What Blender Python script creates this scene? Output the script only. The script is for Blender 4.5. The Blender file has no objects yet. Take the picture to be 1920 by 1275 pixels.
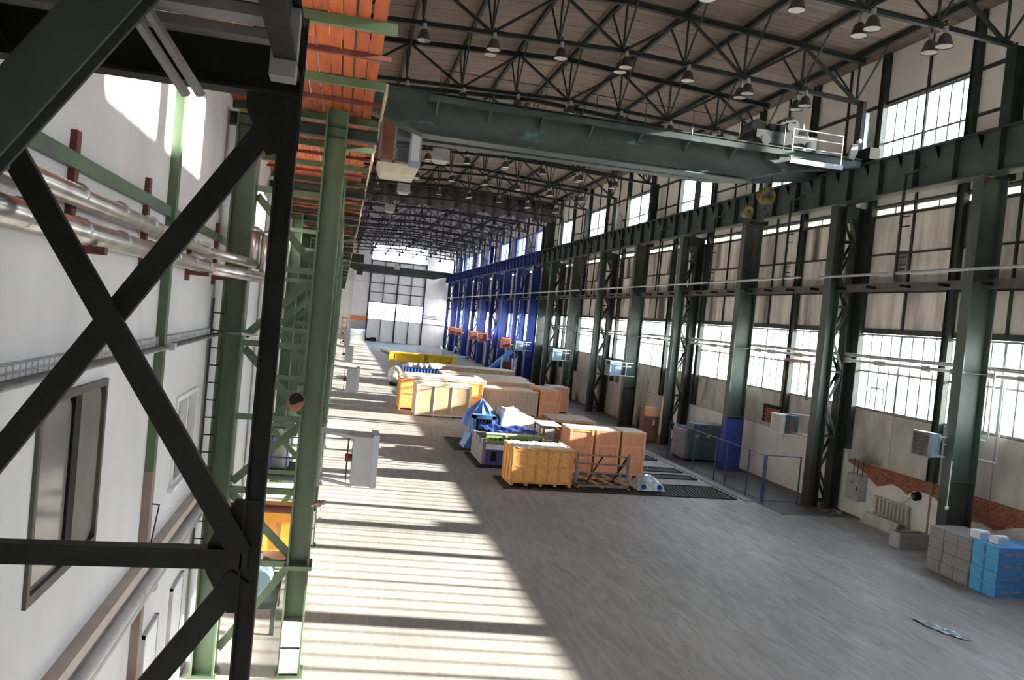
import bpy, math, random
from mathutils import Vector, Matrix
random.seed(7)
S = bpy.context.scene
COL = S.collection

# ------------------------------------------------------------------ camera, sky, sun, exposure
F_PX, CAM_H = 1470.0, 6.5
PSI, PHI, ROLL = math.radians(12.4626), math.radians(1.4267), math.atan(0.096)
fw = Vector((math.sin(PSI) * math.cos(PHI), math.cos(PSI) * math.cos(PHI), -math.sin(PHI)))
r0 = Vector((math.cos(PSI), -math.sin(PSI), 0)); u0 = r0.cross(fw)
rt = math.cos(ROLL) * r0 + math.sin(ROLL) * u0
up = -math.sin(ROLL) * r0 + math.cos(ROLL) * u0
cam_d = bpy.data.cameras.new('camera')
cam_d.sensor_width = 36.0; cam_d.lens = 36.0 * F_PX / 1920.0
cam_d.clip_start = 0.05; cam_d.clip_end = 2000
cam = bpy.data.objects.new('camera', cam_d); COL.objects.link(cam)
cam.matrix_world = Matrix(((rt.x, up.x, -fw.x, 0), (rt.y, up.y, -fw.y, 0), (rt.z, up.z, -fw.z, CAM_H), (0, 0, 0, 1)))
S.camera = cam

world = bpy.data.worlds.new('World'); S.world = world; world.use_nodes = True
wn, wl = world.node_tree.nodes, world.node_tree.links
bg = wn['Background']; bg.inputs['Strength'].default_value = 5.0
tc = wn.new('ShaderNodeTexCoord'); sep = wn.new('ShaderNodeSeparateXYZ'); rmp = wn.new('ShaderNodeValToRGB')
wl.new(tc.outputs['Generated'], sep.inputs[0]); wl.new(sep.outputs['Z'], rmp.inputs[0]); wl.new(rmp.outputs[0], bg.inputs['Color'])
rmp.color_ramp.elements[0].position = 0.0; rmp.color_ramp.elements[0].color = (0.95, 0.97, 1.0, 1)
rmp.color_ramp.elements[1].position = 0.6; rmp.color_ramp.elements[1].color = (0.45, 0.66, 1.0, 1)

SUN_DIR = Vector((-1.0, 0.125, -0.272)).normalized()
sun_d = bpy.data.lights.new('sun', 'SUN'); sun_d.energy = 38.0; sun_d.angle = math.radians(0.53)
sun_d.color = (1.0, 0.90, 0.76)
sun = bpy.data.objects.new('sun', sun_d); COL.objects.link(sun)
sun.rotation_euler = SUN_DIR.to_track_quat('-Z', 'Y').to_euler(); sun.location = (60, -5, 30)

S.view_settings.view_transform = 'Standard'; S.view_settings.look = 'None'
S.view_settings.gamma = 1.0; S.view_settings.use_curve_mapping = False
S.view_settings.exposure = 1.0

# ------------------------------------------------------------------ helpers
ORG = {}                                       # world origin of every object that parents others


class MB:
    def __init__(s): s.v = []; s.f = []

    def add(s, vs, fs):
        n = len(s.v); s.v += [tuple(p) for p in vs]; s.f += [tuple(i + n for i in q) for q in fs]; return s

    def box(s, x0, x1, y0, y1, z0, z1):
        return s.add([(x0, y0, z0), (x1, y0, z0), (x1, y1, z0), (x0, y1, z0), (x0, y0, z1), (x1, y0, z1), (x1, y1, z1), (x0, y1, z1)],
                     [(0, 3, 2, 1), (4, 5, 6, 7), (0, 1, 5, 4), (1, 2, 6, 5), (2, 3, 7, 6), (3, 0, 4, 7)])

    def hull8(s, a, b):                        # two quads (same winding) joined
        return s.add(list(a) + list(b), [(0, 3, 2, 1), (4, 5, 6, 7), (0, 1, 5, 4), (1, 2, 6, 5), (2, 3, 7, 6), (3, 0, 4, 7)])

    def bar(s, p, q, w, h, ref=(0, 0, 1)):
        p, q = Vector(p), Vector(q); d = (q - p).normalized(); r = Vector(ref)
        if abs(d.dot(r)) > 0.98: r = Vector((0, 1, 0))
        a = d.cross(r).normalized(); b = a.cross(d)
        A = [p + a * (i * w / 2) + b * (j * h / 2) for i, j in ((-1, -1), (1, -1), (1, 1), (-1, 1))]
        B = [x + (q - p) for x in A]
        return s.hull8(A, B)

    def ibar(s, p, q, w, h, t=0.03, ref=(0, 0, 1)):   # I section, flanges normal to the 'h' direction
        p, q = Vector(p), Vector(q); d = (q - p).normalized(); r = Vector(ref)
        if abs(d.dot(r)) > 0.98: r = Vector((0, 1, 0))
        a = d.cross(r).normalized(); b = a.cross(d)
        for off, ww, hh in ((h / 2 - t / 2, w, t), (-h / 2 + t / 2, w, t), (0, t, h - 2 * t)):
            s.bar(p + b * off, q + b * off, ww, hh, tuple(b))
        return s

    def tube(s, p, q, r, n=8, r2=None, caps=True):
        p, q = Vector(p), Vector(q); d = (q - p).normalized(); r2 = r if r2 is None else r2
        k = Vector((0, 0, 1)) if abs(d.z) < 0.9 else Vector((1, 0, 0))
        a = d.cross(k).normalized(); b = d.cross(a)
        A = [p + (a * math.cos(t) + b * math.sin(t)) * r for t in [2 * math.pi * i / n for i in range(n)]]
        B = [q + (a * math.cos(t) + b * math.sin(t)) * r2 for t in [2 * math.pi * i / n for i in range(n)]]
        fs = [(i, i + n, (i + 1) % n + n, (i + 1) % n) for i in range(n)]
        if caps: fs += [tuple(range(n)), tuple(range(2 * n - 1, n - 1, -1))]
        return s.add(A + B, fs)

    def path(s, pts, r, n=8):
        for a, b in zip(pts, pts[1:]): s.tube(a, b, r, n)
        for p in pts[1:-1]: s.ball(p, r * 1.02, 8, 5)
        return s

    def ball(s, c, r, n=10, m=6, sc=(1, 1, 1)):
        vs = []; fs = []
        for j in range(m + 1):
            t = math.pi * j / m
            for i in range(n):
                g = 2 * math.pi * i / n
                vs.append((c[0] + r * sc[0] * math.sin(t) * math.cos(g), c[1] + r * sc[1] * math.sin(t) * math.sin(g), c[2] + r * sc[2] * math.cos(t)))
        for j in range(m):
            for i in range(n):
                fs.append((j * n + i, (j + 1) * n + i, (j + 1) * n + (i + 1) % n, j * n + (i + 1) % n))
        return s.add(vs, fs)

    def lathe(s, prof, c, n=16):
        vs = []; fs = []
        for r, z in prof:
            for i in range(n):
                g = 2 * math.pi * i / n
                vs.append((c[0] + r * math.cos(g), c[1] + r * math.sin(g), c[2] + z))
        for j in range(len(prof) - 1):
            for i in range(n):
                fs.append((j * n + i, j * n + (i + 1) % n, (j + 1) * n + (i + 1) % n, (j + 1) * n + i))
        return s.add(vs, fs)

    def prism(s, poly, axis, a, b):            # poly of (u,v) extruded along axis
        def m(u, v, w): return {'x': (w, u, v), 'y': (u, w, v), 'z': (u, v, w)}[axis]
        n = len(poly)
        return s.add([m(u, v, a) for u, v in poly] + [m(u, v, b) for u, v in poly],
                     [tuple(range(n - 1, -1, -1)), tuple(range(n, 2 * n))] + [(i, (i + 1) % n, (i + 1) % n + n, i + n) for i in range(n)])

    def rot(s, c, ang):                        # turn everything about a vertical axis
        ca, sa = math.cos(ang), math.sin(ang)
        s.v = [(c[0] + (x - c[0]) * ca - (y - c[1]) * sa, c[1] + (x - c[0]) * sa + (y - c[1]) * ca, z) for x, y, z in s.v]; return s

    def build(s, name, mat, parent=None, smooth=False, loc=None):
        o0 = ORG.get(parent.name, (0, 0, 0)) if parent else (loc or (0, 0, 0))
        me = bpy.data.meshes.new(name)
        me.from_pydata([(x - o0[0], y - o0[1], z - o0[2]) for x, y, z in s.v], [], s.f)
        me.materials.append(mat)
        if smooth:
            me.polygons.foreach_set('use_smooth', [True] * len(me.polygons))
        o = bpy.data.objects.new(name, me); COL.objects.link(o)
        if parent: o.parent = parent; ORG[o.name] = o0
        else:
            o.location = o0; ORG[o.name] = o0
        me.validate()
        return o


def tag(o, label=None, cat=None, group=None, kind=None):
    if label: o['label'] = label
    if cat: o['category'] = cat
    if group: o['group'] = group
    if kind: o['kind'] = kind
    return o


def thing(name, label, cat, loc=(0, 0, 0), group=None, kind=None):
    o = bpy.data.objects.new(name, None); COL.objects.link(o); o.location = loc; o.empty_display_size = 0.1
    ORG[o.name] = tuple(loc)
    return tag(o, label, cat, group, kind)


def copy_tree(o, loc=None, parent=None):
    c = o.copy(); COL.objects.link(c)
    if parent: c.parent = parent
    if loc: c.location = loc; ORG[c.name] = tuple(loc)
    for ch in list(o.children): copy_tree(ch, None, c)
    return c


def clone(o, loc, parent, rot=0):             # one more piece that shares mesh data
    c = o.copy(); COL.objects.link(c); c.parent = parent; c.location = loc; c.rotation_euler[2] = rot
    return c


ORD = ['first', 'second', 'third', 'fourth', 'fifth', 'sixth', 'seventh', 'eighth', 'ninth', 'tenth', 'eleventh', 'twelfth', 'thirteenth',
       'fourteenth', 'fifteenth', 'sixteenth', 'seventeenth', 'eighteenth', 'nineteenth', 'twentieth'] + ['%dth' % i for i in range(21, 60)]


def mat(name, c1, c2=None, rough=0.6, metal=0.0, scale=3.0, stretch=(1, 1, 1), bump=0.0, lo=0.35, hi=0.65, detail=5.0, c3=None, s3=0.4, spec=0.5, t3=0.55):
    m = bpy.data.materials.new(name); m.use_nodes = True
    n, l = m.node_tree.nodes, m.node_tree.links; b = n['Principled BSDF']
    b.inputs['Roughness'].default_value = rough; b.inputs['Metallic'].default_value = metal; b.inputs['Specular IOR Level'].default_value = spec
    c2 = c2 or tuple(x * 0.78 for x in c1)
    tc = n.new('ShaderNodeTexCoord'); inf = n.new('ShaderNodeObjectInfo'); ml = n.new('ShaderNodeVectorMath'); ml.operation = 'SCALE'
    cb = n.new('ShaderNodeCombineXYZ')
    for i in range(3): l.new(inf.outputs['Random'], cb.inputs[i])
    l.new(cb.outputs[0], ml.inputs[0]); ml.inputs['Scale'].default_value = 37.0
    ad = n.new('ShaderNodeVectorMath'); ad.operation = 'ADD'; l.new(tc.outputs['Object'], ad.inputs[0]); l.new(ml.outputs[0], ad.inputs[1])
    mp = n.new('ShaderNodeMapping'); mp.inputs['Scale'].default_value = stretch; l.new(ad.outputs[0], mp.inputs[0])
    nz = n.new('ShaderNodeTexNoise'); nz.inputs['Scale'].default_value = scale; nz.inputs['Detail'].default_value = detail; l.new(mp.outputs[0], nz.inputs[0])
    rp = n.new('ShaderNodeValToRGB'); rp.color_ramp.elements[0].position = lo; rp.color_ramp.elements[1].position = hi
    rp.color_ramp.elements[0].color = (*c2, 1); rp.color_ramp.elements[1].color = (*c1, 1)
    l.new(nz.outputs[0], rp.inputs[0]); out = rp.outputs[0]
    if c3:
        n3 = n.new('ShaderNodeTexNoise'); n3.inputs['Scale'].default_value = s3; n3.inputs['Detail'].default_value = 6; l.new(mp.outputs[0], n3.inputs[0])
        r3 = n.new('ShaderNodeValToRGB'); r3.color_ramp.elements[0].position = t3; r3.color_ramp.elements[1].position = t3 + 0.12
        l.new(n3.outputs[0], r3.inputs[0])
        mx = n.new('ShaderNodeMix'); mx.data_type = 'RGBA'; l.new(r3.outputs[0], mx.inputs[0]); l.new(out, mx.inputs[6]); mx.inputs[7].default_value = (*c3, 1)
        out = mx.outputs[2]
    l.new(out, b.inputs['Base Color'])
    if bump:
        bp = n.new('ShaderNodeBump'); bp.inputs['Strength'].default_value = bump; bp.inputs['Distance'].default_value = 0.02
        l.new(nz.outputs[0], bp.inputs['Height']); l.new(bp.outputs[0], b.inputs['Normal'])
    return m


M = {}
M['floor'] = mat('floor_concrete', (0.34, 0.32, 0.30), (0.24, 0.225, 0.21), 0.5, scale=0.35, stretch=(1, 0.45, 1), bump=0.04, lo=0.3, hi=0.7, detail=9, c3=(0.245, 0.23, 0.215), s3=1.3, spec=0.5, t3=0.6)
fm = M['floor']; fn_, fl2 = fm.node_tree.nodes, fm.node_tree.links
bs = fn_['Principled BSDF']; src = bs.inputs['Base Color'].links[0].from_socket
tcf = fn_.new('ShaderNodeTexCoord'); mpf = fn_.new('ShaderNodeMapping'); mpf.inputs['Rotation'].default_value = (0, 0, 0.35); mpf.inputs['Scale'].default_value = (2.6, 0.45, 1)
fl2.new(tcf.outputs['Object'], mpf.inputs[0])
nf = fn_.new('ShaderNodeTexNoise'); nf.inputs['Scale'].default_value = 1.6; nf.inputs['Detail'].default_value = 9; nf.inputs['Distortion'].default_value = 1.5; fl2.new(mpf.outputs[0], nf.inputs[0])
rf = fn_.new('ShaderNodeMapRange'); rf.inputs['From Min'].default_value = 0.3; rf.inputs['From Max'].default_value = 0.7; rf.inputs['To Min'].default_value = 0.87; rf.inputs['To Max'].default_value = 1.14
fl2.new(nf.outputs[0], rf.inputs[0])
mulf = fn_.new('ShaderNodeVectorMath'); mulf.operation = 'SCALE'; fl2.new(src, mulf.inputs[0]); fl2.new(rf.outputs[0], mulf.inputs['Scale'])
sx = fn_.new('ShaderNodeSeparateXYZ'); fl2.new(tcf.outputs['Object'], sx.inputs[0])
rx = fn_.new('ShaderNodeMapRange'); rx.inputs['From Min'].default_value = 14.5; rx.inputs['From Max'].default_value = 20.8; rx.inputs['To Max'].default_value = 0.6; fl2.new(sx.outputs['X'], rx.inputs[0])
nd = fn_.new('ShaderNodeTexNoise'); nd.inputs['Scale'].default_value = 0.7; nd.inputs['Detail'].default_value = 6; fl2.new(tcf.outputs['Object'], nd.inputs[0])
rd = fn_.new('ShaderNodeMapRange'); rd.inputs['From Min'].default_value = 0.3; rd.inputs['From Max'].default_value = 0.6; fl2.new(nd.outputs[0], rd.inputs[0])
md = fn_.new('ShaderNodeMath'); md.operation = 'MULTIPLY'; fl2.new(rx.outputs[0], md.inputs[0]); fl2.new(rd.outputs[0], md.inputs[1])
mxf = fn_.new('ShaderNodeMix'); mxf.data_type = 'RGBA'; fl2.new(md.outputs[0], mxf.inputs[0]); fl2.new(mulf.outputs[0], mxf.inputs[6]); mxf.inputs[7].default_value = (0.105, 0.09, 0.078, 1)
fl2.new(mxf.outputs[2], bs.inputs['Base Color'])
rr_ = fn_.new('ShaderNodeMapRange'); rr_.inputs['From Min'].default_value = 0.3; rr_.inputs['From Max'].default_value = 0.7; rr_.inputs['To Min'].default_value = 0.62; rr_.inputs['To Max'].default_value = 0.40
fl2.new(nf.outputs[0], rr_.inputs[0]); fl2.new(rr_.outputs[0], bs.inputs['Roughness'])
M['oily'] = mat('oily_floor', (0.09, 0.075, 0.065), (0.05, 0.043, 0.038), 0.55, scale=1.2, bump=0.1)
M['kerb'] = mat('kerb_concrete', (0.33, 0.31, 0.29), (0.24, 0.22, 0.2), 0.7, scale=3)
M['grate'] = mat('grate_steel', (0.035, 0.032, 0.03), (0.018, 0.017, 0.016), 0.6, 0.3, scale=6)
M['white'] = mat('white_plaster', (0.70, 0.70, 0.71), (0.56, 0.56, 0.58), 0.8, scale=0.9, stretch=(1, 1, 0.6), bump=0.12, lo=0.25, hi=0.7, detail=8)
M['dado'] = mat('white_dado_paint', (0.72, 0.71, 0.69), (0.58, 0.56, 0.52), 0.8, scale=1.3, bump=0.08, lo=0.2, hi=0.6, c3=(0.42, 0.36, 0.29), s3=0.9, t3=0.66)
M['upper'] = mat('upper_wall_panel', (0.86, 0.82, 0.76), (0.76, 0.73, 0.68), 0.85, scale=0.6, stretch=(1, 1, 0.4))
M['conc'] = mat('stained_concrete', (0.82, 0.76, 0.69), (0.50, 0.445, 0.39), 0.9, scale=2.2, stretch=(1, 1, 0.16), bump=0.12, lo=0.3, hi=0.62, detail=8, c3=(0.11, 0.095, 0.085), s3=0.6, t3=0.53)
M['conc2'] = mat('grey_concrete_panel', (0.54, 0.51, 0.47), (0.34, 0.315, 0.285), 0.9, scale=1.6, stretch=(1, 1, 0.5), bump=0.1, lo=0.3, hi=0.65, detail=8, c3=(0.08, 0.065, 0.055), s3=0.5, t3=0.57)
M['ceil'] = mat('roof_deck_boards', (0.27, 0.205, 0.165), (0.17, 0.13, 0.105), 0.85, scale=1.1, stretch=(0.5, 5, 1), bump=0.15, lo=0.3, hi=0.62, detail=8, c3=(0.42, 0.36, 0.31), s3=1.0, t3=0.66)
M['ceil2'] = mat('roof_deck_grey', (0.33, 0.31, 0.32), (0.24, 0.225, 0.23), 0.85, scale=1.1, stretch=(0.5, 3, 1))
M['green'] = mat('green_steel', (0.092, 0.150, 0.080), (0.06, 0.10, 0.055), 0.42, scale=1.5, stretch=(1, 1, 0.5), lo=0.3, hi=0.65, c3=(0.055, 0.06, 0.045), s3=1.4, t3=0.62)
M['pgreen'] = mat('dusty_green_steel', (0.078, 0.115, 0.092), (0.045, 0.068, 0.056), 0.5, scale=1.2, stretch=(1, 1, 0.35), lo=0.3, hi=0.7, c3=(0.035, 0.04, 0.035), s3=0.7, t3=0.53)
M['dark'] = mat('dark_green_steel', (0.040, 0.052, 0.046), (0.025, 0.033, 0.03), 0.55, scale=2, spec=0.3)
M['truss'] = mat('truss_steel', (0.036, 0.046, 0.042), (0.022, 0.028, 0.026), 0.55, scale=2, spec=0.3)
M['black'] = mat('black_steel', (0.010, 0.012, 0.0115), (0.006, 0.007, 0.007), 0.6, scale=3, spec=0.2)
M['blue'] = mat('blue_steel', (0.028, 0.062, 0.30), (0.02, 0.045, 0.22), 0.4, scale=1.5)
M['bluetr'] = mat('blue_truss_steel', (0.03, 0.037, 0.10), (0.022, 0.026, 0.07), 0.5, scale=1.5)
M['girder'] = mat('runway_paint', (0.070, 0.098, 0.094), (0.045, 0.064, 0.062), 0.45, scale=1.0, stretch=(0.5, 1, 1), spec=0.35)
M['crane'] = mat('crane_paint', (0.085, 0.118, 0.110), (0.05, 0.072, 0.068), 0.45, scale=1.2, stretch=(0.4, 1, 1), c3=(0.20, 0.46, 0.58), s3=1.5, t3=0.645, spec=0.35)
M['rust'] = mat('rust_red_steel', (0.16, 0.035, 0.025), (0.09, 0.022, 0.018), 0.6, scale=4)
M['plank'] = mat('orange_plank', (0.43, 0.088, 0.019), (0.24, 0.045, 0.010), 0.75, scale=2.2, stretch=(5, 0.4, 1), bump=0.15, lo=0.25, hi=0.65, c3=(0.14, 0.05, 0.025), s3=1.6, t3=0.62)
M['lathe'] = mat('pale_timber', (0.55, 0.42, 0.26), (0.4, 0.29, 0.17), 0.8, scale=4)
M['silver'] = mat('foil_lagging', (0.75, 0.72, 0.68), (0.52, 0.48, 0.44), 0.32, 0.85, scale=4, stretch=(1, 1, 1), bump=0.5)
M['galv'] = mat('galvanised_steel', (0.55, 0.57, 0.59), (0.42, 0.44, 0.46), 0.45, 0.6, scale=5)
M['gpipe'] = mat('grey_pipe', (0.52, 0.52, 0.53), (0.42, 0.42, 0.43), 0.5, scale=3)
M['beige'] = mat('beige_trunking', (0.56, 0.48, 0.42), (0.45, 0.38, 0.33), 0.6, scale=2)
M['brownpole'] = mat('brown_pole', (0.30, 0.22, 0.19), (0.2, 0.15, 0.13), 0.6, scale=2)
M['heater'] = mat('grey_sheet_metal', (0.40, 0.425, 0.45), (0.35, 0.37, 0.40), 0.45, 0.1, scale=3)
M['paleblue'] = mat('pale_blue_metal', (0.32, 0.44, 0.56), (0.26, 0.37, 0.48), 0.45, scale=3)
M['whitepaint'] = mat('white_paint', (0.80, 0.82, 0.84), (0.70, 0.72, 0.75), 0.45, scale=3)
M['lampw'] = mat('white_enamel', (0.90, 0.88, 0.84), (0.85, 0.83, 0.8), 0.35, scale=3)
M['lampb'] = mat('brown_grey_enamel', (0.10, 0.085, 0.08), (0.07, 0.06, 0.055), 0.5, scale=3)
M['osb'] = mat('orange_osb', (0.88, 0.47, 0.15), (0.66, 0.32, 0.095), 0.8, scale=9, lo=0.3, hi=0.7, bump=0.1)
M['osbd'] = mat('orange_batten', (0.74, 0.36, 0.11), (0.55, 0.25, 0.075), 0.8, scale=5)
M['ply'] = mat('pink_plywood', (0.78, 0.37, 0.21), (0.66, 0.295, 0.165), 0.75, scale=1.6, stretch=(3, 3, 0.5), lo=0.3, hi=0.7)
M['plyb'] = mat('plywood_batten', (0.86, 0.46, 0.23), (0.72, 0.36, 0.17), 0.75, scale=4)
M['pale'] = mat('pale_boards', (0.70, 0.50, 0.315), (0.54, 0.36, 0.215), 0.8, scale=2.2, stretch=(3, 3, 0.5), lo=0.3, hi=0.7)
M['paletop'] = mat('pale_lid_boards', (0.84, 0.72, 0.60), (0.68, 0.56, 0.45), 0.8, scale=2.2, stretch=(0.6, 4, 1), lo=0.3, hi=0.7)
M['greywood'] = mat('weathered_boards', (0.56, 0.45, 0.37), (0.42, 0.33, 0.27), 0.85, scale=2.5, stretch=(4, 4, 0.5), lo=0.3, hi=0.7)
M['brownwood'] = mat('brown_board', (0.27, 0.12, 0.07), (0.18, 0.08, 0.05), 0.75, scale=2.5)
M['orange'] = mat('orange_paint', (0.75, 0.20, 0.05), (0.6, 0.15, 0.04), 0.5, scale=2)
M['amber'] = mat('amber_paint', (0.95, 0.42, 0.05), (0.8, 0.33, 0.04), 0.45, scale=2)
M['yellow'] = mat('yellow_paint', (0.80, 0.56, 0.02), (0.62, 0.42, 0.02), 0.45, scale=1.2)
M['tarpb'] = mat('blue_tarp', (0.12, 0.24, 0.62), (0.08, 0.17, 0.5), 0.45, scale=2, bump=0.3)
M['tarpw'] = mat('white_tarp', (0.72, 0.69, 0.62), (0.56, 0.53, 0.47), 0.5, scale=2, bump=0.4)
M['machblue'] = mat('machine_blue', (0.10, 0.26, 0.62), (0.07, 0.19, 0.48), 0.4, scale=2)
M['purple'] = mat('violet_blue_paint', (0.075, 0.07, 0.26), (0.055, 0.05, 0.2), 0.4, scale=2)
M['machgreen'] = mat('machine_green', (0.27, 0.40, 0.13), (0.2, 0.3, 0.1), 0.45, scale=3)
M['machgrey'] = mat('machine_grey', (0.26, 0.25, 0.27), (0.19, 0.185, 0.2), 0.5, scale=3)
M['bluegrey'] = mat('blue_grey_paint', (0.085, 0.135, 0.16), (0.06, 0.10, 0.12), 0.45, scale=2)
M['rack'] = mat('dull_grey_steel', (0.23, 0.23, 0.235), (0.16, 0.155, 0.15), 0.55, 0.3, scale=5)
M['foamgrey'] = mat('grey_foam_block', (0.31, 0.30, 0.29), (0.25, 0.24, 0.23), 0.9, scale=14, bump=0.1)
M['foamblue'] = mat('blue_foam_pack', (0.10, 0.42, 0.78), (0.075, 0.34, 0.68), 0.35, scale=6)
M['foamdk'] = mat('blue_film', (0.05, 0.20, 0.50), (0.04, 0.16, 0.42), 0.3, scale=6)
M['print'] = mat('brown_print', (0.30, 0.24, 0.28), (0.22, 0.18, 0.24), 0.6, scale=8)
M['film'] = mat('clear_film', (0.50, 0.56, 0.62), (0.22, 0.27, 0.33), 0.22, scale=5, bump=0.6, lo=0.3, hi=0.6)
M['trolley'] = mat('trolley_grey', (0.055, 0.063, 0.066), (0.035, 0.04, 0.043), 0.45, scale=3)
M['slate'] = mat('slate_blue_steel', (0.05, 0.085, 0.20), (0.035, 0.06, 0.14), 0.5, scale=3)
M['drape'] = mat('grey_drape', (0.115, 0.105, 0.105), (0.085, 0.08, 0.08), 0.95, scale=1)
M['brick'] = mat('red_brick', (0.34, 0.125, 0.065), (0.24, 0.08, 0.045), 0.9, scale=6, bump=0.3)
M['radiator'] = mat('cream_radiator', (0.52, 0.48, 0.42), (0.4, 0.37, 0.32), 0.5, scale=4)
M['dirtyglass'] = mat('dark_window_glass', (0.26, 0.24, 0.225), (0.19, 0.18, 0.17), 0.08, scale=0.8, spec=0.8)
M['winframe'] = mat('dark_window_frame', (0.09, 0.08, 0.075), (0.06, 0.055, 0.05), 0.5, scale=4)
M['steelframe'] = mat('grey_glazing_bar', (0.20, 0.235, 0.24), (0.14, 0.165, 0.17), 0.5, scale=3)
M['ground'] = mat('outside_ground', (0.45, 0.42, 0.36), (0.35, 0.33, 0.28), 0.9, scale=0.1)
M['facade'] = mat('red_facade', (0.50, 0.28, 0.22), (0.42, 0.22, 0.17), 0.9, scale=0.5)
M['bark'] = mat('bare_bark', (0.24, 0.19, 0.16), (0.17, 0.13, 0.11), 0.9, scale=3)
M['hook'] = mat('hook_yellow_black', (0.28, 0.20, 0.03), (0.05, 0.04, 0.02), 0.5, scale=5)
M['rope'] = mat('wire_rope', (0.07, 0.07, 0.07), None, 0.5, 0.4)
M['wheel'] = mat('grimy_steel', (0.05, 0.056, 0.06), (0.03, 0.034, 0.037), 0.5, 0.2, scale=4)
M['creamplate'] = mat('cream_plate', (0.62, 0.64, 0.52), (0.5, 0.52, 0.42), 0.5, scale=2)
M['yellowpaint'] = mat('yellow_spray', (0.85, 0.80, 0.05), None, 0.7)
# soot on the lower lengths of the green columns
pm = M['pgreen']; pn, pl_ = pm.node_tree.nodes, pm.node_tree.links
pb = pn['Principled BSDF']; ps = pb.inputs['Base Color'].links[0].from_socket
pt_ = pn.new('ShaderNodeTexCoord'); px_ = pn.new('ShaderNodeSeparateXYZ'); pl_.new(pt_.outputs['Object'], px_.inputs[0])
pz = pn.new('ShaderNodeTexNoise'); pz.inputs['Scale'].default_value = 1.3; pl_.new(pt_.outputs['Object'], pz.inputs[0])
pa = pn.new('ShaderNodeMath'); pa.operation = 'MULTIPLY_ADD'; pl_.new(pz.outputs[0], pa.inputs[0]); pa.inputs[1].default_value = 3.0; pl_.new(px_.outputs['Z'], pa.inputs[2])
pr_ = pn.new('ShaderNodeMapRange'); pr_.inputs['From Min'].default_value = 3.2; pr_.inputs['From Max'].default_value = 5.0; pl_.new(pa.outputs[0], pr_.inputs[0])
pmx = pn.new('ShaderNodeMix'); pmx.data_type = 'RGBA'; pl_.new(pr_.outputs[0], pmx.inputs[0]); pmx.inputs[6].default_value = (0.03, 0.03, 0.026, 1); pl_.new(ps, pmx.inputs[7])
pl_.new(pmx.outputs[2], pb.inputs['Base Color'])


def glassmat(name, haze, tint=(0.95, 0.98, 1.0), gloss=0.06, trc=(0.85, 0.88, 0.9)):
    m = bpy.data.materials.new(name); m.use_nodes = True
    n, l = m.node_tree.nodes, m.node_tree.links
    out = n['Material Output']; n.remove(n['Principled BSDF'])
    t = n.new('ShaderNodeBsdfTransparent'); t.inputs[0].default_value = (*tint, 1)
    tr = n.new('ShaderNodeBsdfTranslucent'); tr.inputs[0].default_value = (*trc, 1)
    g = n.new('ShaderNodeBsdfGlossy'); g.inputs['Roughness'].default_value = 0.05
    nz = n.new('ShaderNodeTexNoise'); nz.inputs['Scale'].default_value = 1.5
    mr = n.new('ShaderNodeMapRange'); mr.inputs['To Min'].default_value = haze * 0.6; mr.inputs['To Max'].default_value = haze * 1.4
    l.new(nz.outputs[0], mr.inputs[0])
    m1 = n.new('ShaderNodeMixShader'); l.new(mr.outputs[0], m1.inputs[0]); l.new(t.outputs[0], m1.inputs[1]); l.new(tr.outputs[0], m1.inputs[2])
    m2 = n.new('ShaderNodeMixShader'); m2.inputs[0].default_value = gloss; l.new(m1.outputs[0], m2.inputs[1]); l.new(g.outputs[0], m2.inputs[2])
    l.new(m2.outputs[0], out.inputs[0])
    return m


M['glass'] = glassmat('window_glass', 0.10)
M['frost'] = glassmat('frosted_glass', 0.97, gloss=0.02, trc=(0.34, 0.33, 0.29))
M['spread_glass'] = glassmat('light_spreading_glass', 0.9, gloss=0.02)  # added for the last bay: scatters sunlight to brighten the end wall
M['endwhite'] = mat('end_wall_white', (0.88, 0.87, 0.89), (0.82, 0.81, 0.84), 0.85, scale=0.6)
M['cabglass'] = glassmat('cab_glass', 0.05, (0.7, 0.8, 0.85), 0.12)

XW, XE, XL = 20.8, 19.3, -2.1        # right wall face, right crane column face, left wall face
Y0, Y1 = -6.0, 152.8
ROWY = [21.35 + 7.4 * k for k in range(-3, 18)]      # column rows (frame lines)
YBLUE = 79.0

exec_parts = []
# ------------------------------------------------------------------ floor, ceiling, end walls
b = MB(); b.box(XL - 0.3, XW + 0.4, Y0, Y1 + 0.3, -0.3, 0)
floor = tag(b.build('floor', M['floor']), 'grey concrete hall floor with tyre scuffs and sun stripes', 'floor', kind='structure')
b = MB(); b.box(17.35, XW - 0.02, 27.2, 78, 0, 0.012); b.build('floor_strip', M['oily'], floor)
b = MB(); b.box(16.85, 17.3, 29.2, 78, 0, 0.03); b.build('kerb', M['kerb'], floor)
# two thin low strips lying across the floor, in the kerb colour
for x0, x1, y in ((-0.05, 2.6, 25.05), (-0.05, 2.7, 24.05)):
    MB().box(x0, x1, y, y + 0.16, 0, 0.01).build('floor_cross_strip', M['kerb'], floor)


def roofz(x): return 19.35 - abs(x - 9.4) * 0.055


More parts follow.
